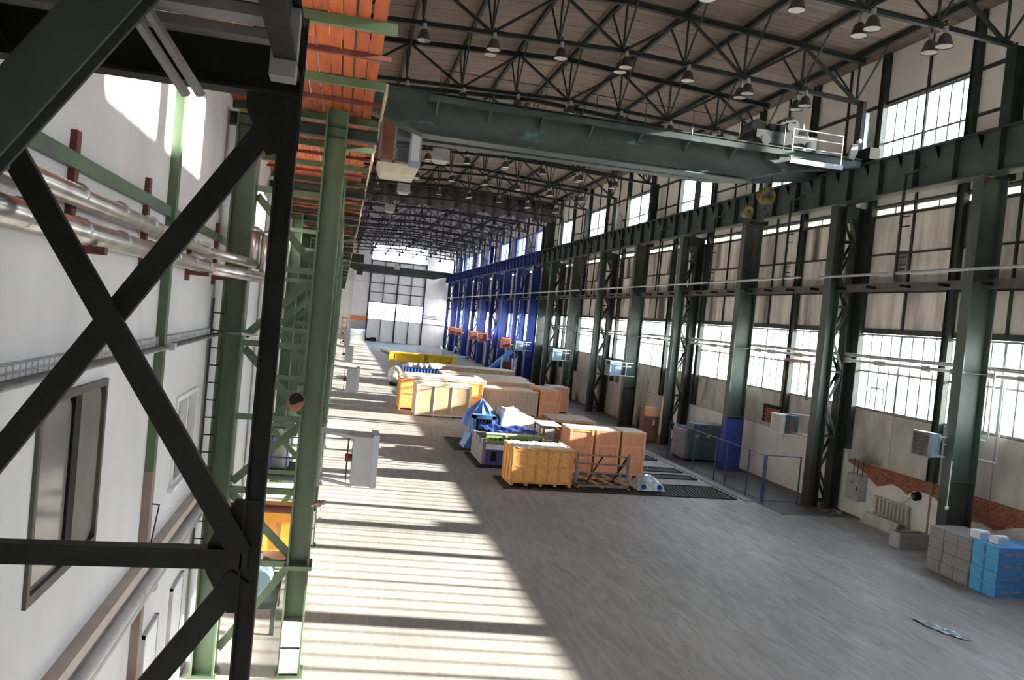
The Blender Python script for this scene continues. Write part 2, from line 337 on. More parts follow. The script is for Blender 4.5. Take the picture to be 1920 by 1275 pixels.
ceil = thing('ceiling', 'low pitched boarded roof of the hall', 'ceiling', (0, 0, 0), kind='structure')
xs = [XL - 0.3, 4.6, 9.4, 14.6, XW + 0.4]
nb = 0; far = MB()
prev = Y0
ys = [Y0]
while ys[-1] < Y1: ys.append(ys[-1] + 1.85)
for yi in range(len(ys) - 1):
    for xi in range(4):
        a, c = xs[xi] + 0.02, xs[xi + 1] - 0.02; y0, y1 = ys[yi] + 0.02, min(ys[yi + 1], Y1 + 0.4) - 0.02
        q = MB() if (10 < y0 < YBLUE) else far
        q.hull8([(a, y0, roofz(a)), (c, y0, roofz(c)), (c, y1, roofz(c)), (a, y1, roofz(a))],
                [(a, y0, roofz(a) + 0.1), (c, y0, roofz(c) + 0.1), (c, y1, roofz(c) + 0.1), (a, y1, roofz(a) + 0.1)])
        if q is not far: q.build('roof_panel', M['ceil'], ceil)
f = far.build('roof_panels_far', M['ceil2'], ceil); f['kind'] = 'stuff'
b = MB()
for a, c in ((XL - 0.3, 9.4), (9.4, XW + 0.4)):
    b.hull8([(a, Y0, roofz(a) + 0.1), (c, Y0, roofz(c) + 0.1), (c, Y1 + .4, roofz(c) + 0.1), (a, Y1 + .4, roofz(a) + 0.1)],
            [(a, Y0, roofz(a) + 0.35), (c, Y0, roofz(c) + 0.35), (c, Y1 + .4, roofz(c) + 0.35), (a, Y1 + .4, roofz(a) + 0.35)])
b.build('roof_cover', M['dark'], ceil)
NODEX = [19.75 - 2.54 * i for i in range(9)]
for i, x in enumerate(NODEX):
    for ya, yb, mm in ((Y0, YBLUE, M['truss']), (YBLUE, Y1, M['bluetr'])):
        MB().ibar((x, ya, roofz(x) - 0.13), (x, yb, roofz(x) - 0.13), 0.14, 0.22, 0.025).build('purlin', mm, ceil)
# back wall behind the viewer and end wall
b = MB(); b.box(XL - 0.3, XW + 0.4, Y0 - 0.3, Y0, -0.3, 19.7)
tag(b.build('wall_back', M['upper']), 'plain wall behind the viewer', 'wall', kind='structure')

# ------------------------------------------------------------------ right wall
wr = thing('wall_right', 'long side wall of stained concrete panels, white panels and window bands', 'wall', (XW, 0, 0), kind='structure')
PITCH = 4.8; P0 = 23.5
bays = [(P0 + PITCH * k, P0 + PITCH * (k + 1), k) for k in range(-6, 27)]
bays = [(max(a, Y0), min(c, Y1), k) for a, c, k in bays if c > Y0 and a < Y1]
conc_far = MB(); 
b = MB()
for z0, z1 in ((-0.3, 4.3), (7.36, 12.05), (12.42, 14.3), (16.7, 19.3)): b.box(XW + 0.1, XW + 0.3, Y0, Y1, z0, z1)
for a, c, k in bays:
    if k % 2: b.box(XW + 0.1, XW + 0.3, a, c, 14.3, 16.7)
b.build('cladding', M['conc2'], wr)


def piece(name, m, y0, y1, z0, z1, t=0.1, x=XW):
    return MB().box(x + random.uniform(0, 0.012), x + t, y0 + 0.015, y1 - 0.015, z0 + 0.012, z1 - 0.012).build(name, m, wr)


wn_ = 0
for a, c, k in bays:
    mid = (a + c) / 2
    blue = a > YBLUE
    # dado, sill panels
    if a < 28: 
        pass
    else:
        piece('dado_panel', M['dado'] if a > 28 and a < 45 else M['conc2'], a, c, 0, 2.56)
    for ya, yb in ((a, mid), (mid, c)):
        piece('concrete_panel', M['white'] if blue else M['conc2'], ya, yb, 2.56 if a >= 28 else 2.22, 4.28)
        for z0, z1 in ((7.55, 9.0), (9.0, 10.5), (10.5, 12.05)):
            piece('concrete_panel', M['white'] if blue else M['conc'], ya, yb, z0, z1)
    zs = ((12.42, 15.05), (15.05, 16.68), (16.68, 18.75)) if k % 2 else ((12.42, 14.3), (16.68, 18.75))
    for ya, yb in ((a, mid), (mid, c)):
        for z0, z1 in zs: piece('white_panel', M['upper'], ya, yb, z0, z1)
    # wall posts and rails
    mm = M['blue'] if blue else M['dark']
    MB().ibar((XW - 0.12, a, 2.58 if a > 28 else 2.24), (XW - 0.12, a, 18.7), 0.2, 0.34, 0.03, (0, 1, 0)).build('wall_post', mm, wr)
    MB().box(XW - 0.07, XW, mid - 0.045, mid + 0.045, 7.4, 18.7).build('mullion_post', mm, wr)
    for z, hgt in ((7.45, 0.2), (9.0, 0.07), (10.5, 0.07), (12.03, 0.06), (12.46, 0.06), (15.06, 0.09), (16.66, 0.12)):
        if not k % 2 and z == 15.06: continue
        MB().box(XW - 0.09, XW + 0.01, a, c, z - hgt / 2, z + hgt / 2).build('wall_rail', mm, wr)

sidx = [0]


def window(a, c, z0, z1, zt, ncol, glass, label, fine=True, x=XW + 0.05, blue=False, midpost=True):
    """glazed band unit: frame, mullions, transom, panes"""
    sidx[0] += 1
    w = thing('window_%d' % sidx[0], label, 'window', (x, a, z0), kind='structure')
    fm = M['blue'] if blue else M['steelframe']
    b = MB()
    b.box(x - 0.05, x + 0.05, a, c, z0, z0 + 0.07); b.box(x - 0.05, x + 0.05, a, c, z1 - 0.07, z1)
    b.box(x - 0.05, x + 0.05, a, a + 0.07, z0 + .07, z1 - .07); b.box(x - 0.05, x + 0.05, c - 0.07, c, z0 + .07, z1 - .07)
    b.build('window_frame', fm, w)
    if midpost: MB().box(x - 0.06, x + 0.06, (a + c) / 2 - 0.055, (a + c) / 2 + 0.055, z0, z1).build('window_post', fm, w)
    rows = [z0] + ([zt] if zt else []) + [z1]
    if zt: MB().box(x - 0.045, x + 0.045, a, c, zt - 0.035, zt + 0.035).build('transom', fm, w)
    st = (c - a) / ncol
    allp = MB(); mul = MB()
    for i in range(ncol):
        if i and not (midpost and i * 2 == ncol):
            q = MB() if fine else mul
            q.box(x - 0.025, x + 0.025, a + i * st - 0.03, a + i * st + 0.03, z0 + .07, z1 - .07)
            if fine: q.build('glazing_bar', M['steelframe'], w)
        for j in range(len(rows) - 1):
            q = MB() if fine else allp
            q.box(x - 0.004, x + 0.004, a + i * st + 0.018, a + (i + 1) * st - 0.018, rows[j] + 0.03, rows[j + 1] - 0.03)
            if fine: q.build('pane', glass, w)
    if not fine:
        allp.build('pane', glass, w); mul.build('glazing_bar', M['steelframe'], w)
    return w


n1 = n2 = 0
for a, c, k in bays:
    a2, c2 = a + 0.1, c - 0.1
    n1 += 1
    window(a2, c2, 4.3, 7.34, 5.83, 8, M['spread_glass'] if a > 146 else M['glass'], 'wide side wall window between wall posts, %s of the lower band counted from the near end' % ORD[n1 - 1], 12 < a < 62, blue=a > YBLUE)
    if k % 2 == 0:
        n2 += 1
        window(a2, c2, 13.6, 16.6, 15.06, 8, M['spread_glass'] if a > 146 else M['glass'], 'high window above the crane rail, %s counted from the near end' % ORD[n2 - 1], 12 < a < 50, blue=a > YBLUE)
for a, c, k in bays:
    window(a + 0.1, c - 0.1, 12.06, 12.42, None, 4, M['frost'], 'low frosted strip window under the crane girder, %s from the near end' % ORD[k + 6], False)
# small opening sash on one lower window, seen behind the lagged pipes
b = MB()
for y in (26.6, 27.35): b.box(XW + 0.0, XW + 0.05, y - 0.02, y + 0.02, 4.4, 5.2)
b.box(XW + 0.0, XW + 0.05, 26.6, 27.35, 5.18, 5.23)
tag(b.build('window_sash', M['steelframe']), 'small square opening light in the lower window beside the bracket column', 'window', kind='structure')

# damaged dado: white plaster with brick laid bare along its top (Y < 28.3)
random.seed(3)
yA, yB = Y0, 28.3
prof = [(yA, 1.9), (12, 1.9), (16, 1.84), (17.5, 1.9), (18.4, 1.72), (19, 1.84), (20, 1.62), (20.8, 1.3), (21.3, 1.4), (21.9, 1.35), (22.6, 1.2), (23.4, 1.72), (23.9, 1.78), (24.4, 1.74), (24.75, 1.5), (25.1, 1.66),
        (25.6, 1.72), (26.0, 1.56), (26.4, 1.45), (26.8, 1.62), (27.3, 1.84), (27.8, 1.98), (yB, 2.05)]
MB().prism([(y, 0) for y in (yA, yB)] + [(y, z) for y, z in reversed(prof)], 'x', XW, XW + 0.06).build('plaster_skin', M['dado'], wr)
brick_me = None
for r in range(12):
    z = 1.0 + r * 0.1
    y = 17.5 + (0.13 if r % 2 else 0)
    while y < 28.2:
        hh = 0.0
        for (ya, za), (yb_, zb) in zip(prof, prof[1:]):
            if ya <= y + .12 <= yb_: hh = za + (zb - za) * (y + .12 - ya) / max(yb_ - ya, 1e-6)
        if z + 0.1 > hh - 0.05 and z < 2.15:
            if brick_me is None:
                bo = MB().box(XW, XW + 0.07, 0, 0.245, 0, 0.082).build('brick', M['brick'], wr); brick_me = bo
                bo.location = (0.045, y, z)
            else:
                clone(brick_me, (0.03 + random.uniform(0, 0.03), y, z), wr)
        y += 0.26
MB().box(XW + 0.085, XW + 0.1, yA, yB, 0, 2.22).build('mortar_backing', M['conc2'], wr)
# dark hole broken through the concrete beside the caged heater
MB().box(XW - 0.03, XW + 0.0, 33.3, 35.1, 2.75, 3.62).build('broken_opening', M['black'], wr)
bo2 = None
for r in range(7):
    for j in range(5):
        clone(brick_me, (-0.07 + random.uniform(0, .02), 33.5 + j * 0.26 + (0.13 if r % 2 else 0), 2.78 + r * 0.1), wr)

# ------------------------------------------------------------------ left wall
wlft = thing('wall_left', 'white plastered side wall behind the crossed bracing', 'wall', (XL, 0, 0), kind='structure')
LW = [(6.33, 8.02, 4.02, 5.6), (11.5, 13.05, 3.75, 5.0)]         # windows
b = MB()
b.box(XL - 0.3, XL, Y0, LW[0][0], -0.3, 19.3)
b.box(XL - 0.3, XL, LW[0][0], LW[0][1], -0.3, LW[0][2]); b.box(XL - 0.3, XL, LW[0][0], LW[0][1], LW[0][3], 19.3)
b.box(XL - 0.3, XL, LW[0][1], LW[1][0], -0.3, 19.3)
b.box(XL - 0.3, XL, LW[1][0], LW[1][1], -0.3, LW[1][2]); b.box(XL - 0.3, XL, LW[1][0], LW[1][1], LW[1][3], 19.3)
b.box(XL - 0.3, XL, LW[1][1], Y1, -0.3, 19.3)
b.build('plaster', M['white'], wlft)
# first window: dark frame, two rounded panes, deep reveal
sidx[0] += 1
w = thing('window_%d' % sidx[0], 'dark framed two-pane window in the white wall behind the crossed braces', 'window', (XL, 6.33, 4.02), kind='structure')
y0, y1, z0, z1 = LW[0]
b = MB(); b.box(XL - 0.12, XL + 0.03, y0, y1, z0, z0 + 0.08); b.box(XL - 0.12, XL + 0.03, y0, y1, z1 - 0.07, z1)
b.box(XL - 0.12, XL + 0.03, y0, y0 + 0.06, z0 + .08, z1 - .07); b.box(XL - 0.12, XL + 0.03, y1 - 0.06, y1, z0 + .08, z1 - .07)
b.build('window_frame', M['winframe'], w)
MB().box(XL - 0.13, XL + 0.02, 7.13, 7.3, z0, z1).build('window_post', M['black'], w)
for ya, yb in ((y0 + 0.06, 7.13), (7.3, y1 - 0.06)):
    zz0, zz1 = z0 + .08, z1 - .07; R = 0.14
    poly = []
    for cy, cz, a0 in ((yb - R, zz1 - R, 0), (ya + R, zz1 - R, 90), (ya + R, zz0 + R, 180), (yb - R, zz0 + R, 270)):
        poly += [(cy + R * math.cos(math.radians(a0 + d)), cz + R * math.sin(math.radians(a0 + d))) for d in (0, 30, 60, 90)]
    MB().prism(poly, 'x', XL - 0.03, XL - 0.005).build('pane', M['dirtyglass'], w)
    MB().box(XL - 0.05, XL - 0.03, ya, yb, zz0, zz1).build('gasket', M['black'], w)
sidx[0] += 1
w = thing('window_%d' % sidx[0], 'white framed window in the white wall nearer the green column', 'window', (XL, 11.5, 3.75), kind='structure')
y0, y1, z0, z1 = LW[1]
b = MB(); b.box(XL - 0.1, XL + 0.03, y0, y1, z0, z0 + 0.07); b.box(XL - 0.1, XL + 0.03, y0, y1, z1 - 0.07, z1)
for y in (y0, (y0 + y1) / 2 - .04, y1 - .08): b.box(XL - 0.1, XL + 0.03, y, y + 0.08, z0 + .07, z1 - .07)
b.build('window_frame', M['whitepaint'], w)
for ya, yb in ((y0 + .08, (y0 + y1) / 2 - .04), ((y0 + y1) / 2 + .04, y1 - .08)):
    MB().box(XL - 0.09, XL - 0.07, ya, yb, z0 + .07, z1 - .07).build('pane', M['dirtyglass'], w)
MB().box(XL, XL + 0.08, y0 - .1, y1 + .1, z0 - 0.06, z0).build('window_sill', M['whitepaint'], w)
# pale doors/panels low on the left wall
for i, (ya, yb, zb) in enumerate(((10.55, 11.35, 2.05), (12.25, 13.1, 2.05))):
    d = thing('door_%d' % (i + 1), ['white steel door low in the white wall beside the brown pole', 'white steel door beside the first green column'][i], 'door', (XL, ya, 0), kind='structure')
    dl = MB().box(XL, XL + 0.04, ya + .04, yb - .04, 0.02, zb - .04).build('door_leaf', M['whitepaint'], d)
    bb = MB(); bb.box(XL, XL + 0.05, ya, ya + .035, 0, zb); bb.box(XL, XL + 0.05, yb - .035, yb, 0, zb); bb.box(XL, XL + 0.05, ya, yb, zb - .035, zb)
    bb.build('door_frame', M['gpipe'], d)
    MB().box(XL + .04, XL + 0.08, yb - .16, yb - .12, 0.98, 1.12).build('door_handle', M['black'], dl)

# ------------------------------------------------------------------ end wall (far)
we = thing('wall_end', 'pale far end wall divided by steel posts', 'wall', (0, Y1, 0), kind='structure')
b = MB()
for x0, x1, za, zb in ((XL - .3, 5.0, -.3, 19.6), (15.55, XW + .4, -.3, 19.6), (5.0, 15.55, -.3, 4.2), (5.0, 15.55, 7.45, 15.6), (5.0, 15.55, 18.75, 19.6)):
    b.box(x0, x1, Y1 + .1, Y1 + .3, za, zb)
b.build('wall_core', M['upper'], we)
xp = [1.9, 5.0, 7.65, 10.3, 12.95, 15.55, 18.2, XW]
for i in range(len(xp) - 1):
    a, c = xp[i] + 0.03, xp[i + 1] - 0.03
    inner = 0 < i < 5
    zz = [0.0, 4.15] + ([] if inner else [5.8, 7.5]) + [7.5, 9.4, 11.2, 13.0, 15.5] + ([] if inner else [17.1, 18.7])
    zz2 = []
    for z0, z1 in zip(zz, zz[1:]):
        if inner and z0 == 4.15: continue
        if z1 - z0 < 0.1: continue
        MB().box(a, c, Y1, Y1 + .1, z0 + .03, z1 - .03).build('wall_panel', M['endwhite'], we)
for x in xp[1:6]:
    big = x in (5.0, 10.3, 15.55)
    MB().box(x - (0.14 if big else 0.06), x + (0.14 if big else 0.06), Y1 - .2, Y1, 0, 15.6).build('wall_post', M['bluetr'], we)
for z in (7.5, 9.4, 11.2, 13.0, 15.4):
    MB().box(5, 15.55, Y1 - .1, Y1, z - .07, z + .07).build('wall_rail', M['bluetr'], we)
for z in (4.1, 5.2, 5.5, 5.8):
    MB().box(15.55, XW, Y1 - .1, Y1, z - .05, z + .05).build('wall_rail', M['bluetr'], we)
for nm, z0, z1, lb in (('low', 4.2, 7.45, 'wide many-paned window in the far end wall'), ('high', 15.6, 18.75, 'wide blazing window at the top of the far end wall')):
    sidx[0] += 1
    w = thing('window_%d' % sidx[0], lb, 'window', (5, Y1, z0), kind='structure')
    g = MB()
    for i in range(11): g.box(5 + i * 1.055 - .035, 5 + i * 1.055 + .035, Y1 + .1, Y1 + .18, z0, z1)
    for j in range(5): g.box(5, 15.55, Y1 + .1, Y1 + .18, z0 + j * (z1 - z0) / 4 - .035, z0 + j * (z1 - z0) / 4 + .035)
    g.build('window_frame', M['steelframe'], w)
    for i in range(10):
        for j in range(4):
            MB().box(5.03 + i * 1.055, 6.02 + i * 1.055, Y1 + .13, Y1 + .14, z0 + j * (z1 - z0) / 4 + .03, z0 + (j + 1) * (z1 - z0) / 4 - .03).build('pane', M['glass'], w)

# ------------------------------------------------------------------ crane columns, right row
def ztag(b): return b


def plain_column(y, mshaft, label, group):
    t = thing('steel_column', label, 'column', (XE, y, 0), group)
    MB().ibar((XE + 0.475, y, 0.02), (XE + 0.475, y, 12.45), 0.42, 0.95, 0.035, (1, 0, 0)).build('shaft', mshaft, t)
    b = MB()
    for z in (2.7, 6.2, 9.1): b.box(XE + 0.04, XE + 0.91, y - 0.2, y + 0.2, z, z + 0.03)
    b.build('stiffener_plate', mshaft, t)
    MB().box(XE - 0.12, XE + 1.07, y - 0.32, y + 0.32, 0, 0.04).build('base_plate', M['rust'], t)
    MB().ibar((XE + 0.95, y, 12.45), (XE + 0.95, y, 16.75), 0.4, 0.5, 0.03, (1, 0, 0)).build('upper_shaft', M['bluetr'] if mshaft == M['blue'] else M['dark'], t)
    MB().prism([(XE + .02, 12.0), (XE + .02, 12.48), (XE + 0.5, 12.48)], 'y', y - .05, y + .05).build('girder_bracket', M['rust'], t)
    return t


def lattice_column(y, mshaft, label, group):
    t = thing('steel_column', label, 'column', (XE, y, 0), group)
    dk = M['blue'] if mshaft == M['blue'] else M['dark']
    MB().ibar((XE + 0.24, y, 0.02), (XE + 0.24, y, 12.45), 0.46, 0.48, 0.03, (1, 0, 0)).build('front_leg', mshaft, t)
    MB().ibar((XE + 1.19, y, 0.02), (XE + 1.19, y, 12.45), 0.46, 0.44, 0.03, (1, 0, 0)).build('rear_leg', dk, t)
    zs = [0.3 + 1.34 * i for i in range(10)]
    for s in (-0.17, 0.17):
        for i in range(9):
            a, c = (XE + .45, XE + 1.0) if i % 2 else (XE + 1.0, XE + .45)
            MB().bar((a, y + s, zs[i] + .08), (c, y + s, zs[i + 1] - .08), 0.11, 0.03, (0, 1, 0)).build('lacing_bar', dk if i % 2 else mshaft, t)
        for i in range(0, 10, 2):
            MB().box(XE + .44, XE + 1.0, y + s - .02, y + s + .02, zs[i] - .04, zs[i] + .04).build('batten', dk, t)
    MB().box(XE - 0.1, XE + 1.45, y - 0.32, y + 0.32, 0, 0.04).build('base_plate', M['rust'], t)
    MB().box(XE + 0.42, XE + 1.0, y - 0.22, y + 0.22, 11.9, 12.45).build('cap_girder', dk, t)
    MB().box(XE + 0.66, XE + 0.82, y - .2, y + .2, 12.45, 16.75).build('upper_post', dk, t)
    g = M['whitepaint'] if mshaft != M['blue'] else M['paleblue']
    pts = [(XE + .85, 16.3), (XE + 1.38, 15.3), (XE + .9, 14.7), (XE + 1.38, 14.0), (XE + .9, 13.4), (XE + 1.38, 12.7)]
    for p, q in zip(pts, pts[1:]):
        MB().bar((p[0], y, p[1]), (q[0], y, q[1]), 0.2, 0.10, (0, 1, 0)).build('upper_lacing', g, t)
    MB().box(XE + .82, XE + .99, y - .22, y + .1, 12.45, 16.3).build('upper_strip', g, t)
    MB().box(XE + 1.32, XE + 1.44, y - .1, y + .1, 12.45, 15.4).build('upper_strip', g, t)
    return t


protos = {}
cnt = {'p': 0, 'l': 0, 'bp': 0, 'bl': 0}
for i, y in enumerate(ROWY):
    k = i - 3                                  # k=0 at 21.35 is a plain one
    blue = y > YBLUE
    kind = 'p' if k % 2 == 0 else 'l'
    key = ('b' if blue else '') + kind
    if k >= 0 or True: cnt[key] += 1
    col_ = 'blue' if blue else 'dusty green'
    shape = 'solid web' if kind == 'p' else 'laced twin leg'
    lab = '%s %s steel column along the windowed wall, %s of its kind from the near end' % (col_, shape, ORD[cnt[key] - 1])
    if key not in protos:
        protos[key] = (plain_column if kind == 'p' else lattice_column)(y, M['blue'] if blue else M['pgreen'], lab, '%s %s columns' % (col_, shape))
        c = protos[key]
    else:
        c = copy_tree(protos[key], (XE, y, 0)); c['label'] = lab
    if k == 2:
        MB().box(XE - .012, XE + .965, y - .222, y + .222, 0.04, 2.62).build('blue_sheathing', M['blue'], c)
        c['label'] = 'dusty green solid web steel column with its foot boxed in blue beside the grey machine'

# ------------------------------------------------------------------ runway girders and rails
def runway(name, x, ya, yb, m, label, grp):
    t = thing(name, label, 'girder', (x, ya, 12.5), grp)
    MB().box(x - .015, x + .015, ya, yb, 12.55, 13.9).build('web', m, t)
    MB().box(x - .24, x + .24, ya, yb, 13.88, 13.92).build('top_flange', m, t)
    MB().box(x - .26, x + .26, ya, yb, 12.5, 12.55).build('bottom_flange', m, t)
    MB().box(x - .035, x + .035, ya, yb, 13.92, 14.02).build('crane_rail', M['wheel'], t)
    y = ya + .5; i = 0; pr = [None, None]
    while y < yb:
        if i % 2 == 0:
            if pr[0] is None:
                pr[0] = MB().box(x - .23, x + .23, y - .012, y + .012, 12.56, 13.87).build('stiffener', M['dark'] if m != M['blue'] else m, t); p0 = y
            else: clone(pr[0], (0, y - p0, 0), t)
        else:
            if pr[1] is None:
                pr[1] = MB().prism([(x - .23, 13.87), (x + .23, 13.87), (x, 13.4)], 'y', y - .014, y + .014).build('gusset', M['black'] if m != M['blue'] else m, t); p1 = y
            else: clone(pr[1], (0, y - p1, 0), t)
        y += 0.93; i += 1
    return t


runway('runway_girder', XE + .3, Y0 + .2, YBLUE, M['dark'] if False else M['girder'], 'dark green riveted crane runway girder along the windowed wall', None)
runway('runway_girder', XE + .3, YBLUE + .02, Y1 - .3, M['blue'], 'blue crane runway girder in the far end of the hall', None)
runway('runway_girder', -0.35, Y0 + .2, Y1 - .3, M['girder'], 'dark crane runway girder above the orange plank gallery', None)

# ------------------------------------------------------------------ left crane columns
LSTR = [1.95, 3.2, 4.45, 5.7, 7.0, 8.3]


def left_column(y, label):
    t = thing('steel_column', label, 'column', (-1, y, 0), 'green columns along the plank gallery')
    fl_ = MB().ibar((-.335, y, 0.03), (-.335, y, 12.48), 0.4, 0.37, 0.03, (1, 0, 0)).build('front_leg', M['green'], t)
    MB().ibar((-1.75, y, 0.03), (-1.75, y, 9.5), 0.4, 0.38, 0.03, (1, 0, 0)).build('rear_leg', M['green'], t)
    for z in LSTR:
        MB().box(-1.56, -.52, y - .12, y - .04, z - .05, z + .05).build('strut', M['green'], t)
    zz = [.3] + LSTR
    for i in range(len(zz) - 1):
        a, c = (-1.6, -.48) if i % 2 else (-1.6, -.48)
        if i % 2 == 0: MB().bar((-1.55, y + .08, zz[i] + .1), (-.5, y + .08, zz[i + 1] - .1), 0.13, 0.06, (0, 1, 0)).build('diagonal', M['green'], t)
        else: MB().bar((-.5, y + .08, zz[i] + .1), (-1.55, y + .08, zz[i + 1] - .1), 0.13, 0.06, (0, 1, 0)).build('diagonal', M['green'], t)
    for x0, x1 in ((-.56, -.1), (-1.98, -1.52)):
        MB().box(x0, x1, y - .24, y + .24, 1.88, 1.95).build('collar', M['green'], t)
    for z0, z1 in ((.08, .5), (.54, .98)):
        MB().box(-.50, -.18, y - .212, y - .02, z0, z1).build('cover_plate', M['galv'], fl_)
    MB().box(-.56, -.1, y - .23, y + .23, 0, .03).build('base_plate', M['green'], t)
    MB().box(-1.98, -1.52, y - .23, y + .23, 0, .03).build('base_plate', M['green'], t)
    MB().ibar((XL + .02, y, 9.42), (.36, y, 9.42), 0.2, 0.2, 0.02).build('gallery_bracket', M['dark'], t)
    return t


lc = left_column(ROWY[2], 'green twin leg steel column with white cover plates, first beyond the crossed bracing')
for i, y in enumerate(ROWY[3:]):
    c = copy_tree(lc, (-1, y, 0)); c['label'] = 'green twin leg steel column along the plank gallery, %s behind the one with white plates' % ORD[i]

# ------------------------------------------------------------------ plank gallery (left)
gal = thing('plank_gallery', 'orange plank gallery on steel joists over the narrow left aisle', 'gallery', (-1, 6.6, 9.8))
GY0, GY1, JS = 6.6, 150.0, 2.467
W = 0.165; farp = MB(); random.seed(11)
n = int((0.36 - XL) / W)
for r in range(n):
    y = GY0 - random.uniform(0, 1.5)
    while y < GY1:
        L = random.choice((3.7, 4.93, 4.93, 2.467)); ye = min(y + L, GY1)
        x0 = XL + 0.02 + r * W + random.uniform(0, .006)
        z = 9.8 + random.uniform(-.008, .008)
        q = MB() if ye < 42 else farp
        q.box(x0, x0 + W - random.choice((.008, .012, .012, .03)), max(y, 5.6) + .006, ye - .006, z, z + .045)
        if q is not farp: q.build('plank', M['plank'], gal)
        y = ye
f = farp.build('plank_run', M['plank'], gal); f['kind'] = 'stuff'
y = 14.3 - 3 * JS; i = 0; jp = None; rp_ = None
while y < GY1:
    if jp is None:
        b = MB(); b.box(XL, .36, y - .04, y + .04, 9.775, 9.79); b.box(XL, .36, y - .04, y - .028, 9.68, 9.775); b.box(XL, .36, y - .04, y + .04, 9.67, 9.68)
        jp = b.build('joist', M['green'], gal); j0 = y
        rp_ = MB().box(XL, .36, y + JS / 2 - .03, y + JS / 2 + .03, 9.73, 9.79).build('cross_batten', M['rust'], gal)
    else:
        clone(jp, (0, y - j0, 0), gal); clone(rp_, (0, y - j0, 0), gal)
    y += JS; i += 1
y = 12.0; random.seed(5)
while y < 120:
    L = random.uniform(0.8, 2.4)
    MB().box(.365, .40, y, y + L - .06, 9.60 + random.uniform(-.05, .1), 9.84).build('edge_board', M['lathe'], gal)
    y += L + random.choice((0, .3, .6))

# ------------------------------------------------------------------ roof trusses
def truss(y, m, label):
    t = thing('roof_truss', label, 'truss', (9.5, y, 16.7), 'roof trusses across the hall')

    def bz(x): return 16.72 + (0.42 if False else max(0, 0.40 - abs(x - 9.4) * 0.038))
    xl, xr = NODEX[-1], NODEX[0]
    for a, c in ((xl, 9.59), (9.59, xr + .25)):
        MB().ibar((a, y, bz(a)), (c, y, bz(c)), 0.16, 0.16, 0.03).build('bottom_chord', m, t)
        MB().ibar((a, y, roofz(a) - .36), (c, y, roofz(c) - .36), 0.2, 0.22, 0.03).build('top_chord', m, t)
    for i, x in enumerate(NODEX):
        MB().bar((x, y, bz(x)), (x, y, roofz(x) - .4), .07, .07).build('post', m, t)
        for s in (-1, 1):
            MB().bar((x, y + .02 * s, bz(x) + .05), (x, y + 1.75 * s, roofz(x) - .2), .06, .06).build('knee_brace', m, t)
        if i < 8:
            x2 = NODEX[i + 1]
            if i % 2 == 0: MB().bar((x, y, bz(x)), (x2, y, roofz(x2) - .4), .12, .10).build('diagonal', m, t)
            else: MB().bar((x, y, roofz(x) - .4), (x2, y, bz(x2)), .12, .10).build('diagonal', m, t)
    return t


pt = {}
for i, y in enumerate(ROWY):
    if y < 5: continue
    blue = y > YBLUE
    lab = '%s steel roof truss, %s counted from the near end' % ('dark blue' if blue else 'dark green', ORD[i - 1])
    if blue not in pt: pt[blue] = truss(y, M['bluetr'] if blue else M['truss'], lab)
    else:
        c = copy_tree(pt[blue], (9.5, y, 16.7)); c['label'] = lab

# ------------------------------------------------------------------ hanging lamps
def lamp(loc, label, group, detail=True):
    x, y, z = loc
    if detail:
        t = thing('pendant_lamp', label, 'lamp', loc, group)
        MB().lathe([(.09, .40), (.16, .33), (.25, .03), (.265, 0), (.255, 0.005), (.24, .03), (.15, .31), (.03, .34)], loc, 18).build('shade', M['lampb'], t, True)
        MB().lathe([(.252, .012), (.236, .035), (.146, .305), (.0, .32)], loc, 18).build('reflector', M['lampw'], t, True)
        gh_ = MB().lathe([(0, .62), (.07, .62), (.075, .42), (.09, .40), (0, .40)], loc, 12).build('gear_housing', M['galv'], t)
        MB().tube((x, y, z + .62), (x, y, z + .80), .015, 6).bar((x, y - .02, z + .80), (x, y + .26, z + .80), .03, .03).build('hanger', M['black'], gh_)
        return t
    b = MB().bar((x, y - .02, z + .80), (x, y + .26, z + .80), .03, .03).lathe([(0, .8), (.03, .8), (.03, .62), (.07, .62), (.09, .40), (.25, .03), (.265, 0), (.24, .03), (.15, .31), (0, .33)], loc, 10)
    return tag(b.build('pendant_lamp', M['lampb'], None, True, loc), label, 'lamp', group)


lp = lamp((14.66, ROWY[3], 16.2), 'seed', None); lf = None
nodes = [17.21, 14.67, 12.13, 9.59, 7.05, 4.51, 1.97]
xn = ['nearest the windows', 'second from the windows', 'third from the windows', 'fourth from the windows', 'fifth from the windows', 'sixth from the windows', 'nearest the gallery']
used = False
for i, y in enumerate(ROWY):
    if y < 12: continue
    for j, x in enumerate(nodes):
        for d in ((0, 1) if j % 2 == (1 if j > 2 else j % 2) and j in (0, 1, 3, 5) else (0,)):
            z = 16.0 + max(0, 0.40 - abs(x - 9.4) * 0.038)
            loc = (x + 0.06, y - 0.31 + .62 * d, z)
            lab = 'bell lamp under the %s truss, %s%s' % (ORD[i - 1], xn[j], ', rear of a pair' if d else '')
            if y < 70:
                if not used: lp.location = loc; o = lp; used = True
                else: o = copy_tree(lp, loc)
                o['label'] = lab; o['group'] = 'bell lamps under the near trusses'; o.rotation_euler[2] = math.pi * d
            else:
                if lf is None: lf = lamp(loc, lab, 'bell lamps under the far trusses', False)
                else:
                    o = lf.copy(); COL.objects.link(o); o.location = loc; o['label'] = lab; o.rotation_euler[2] = math.pi * d
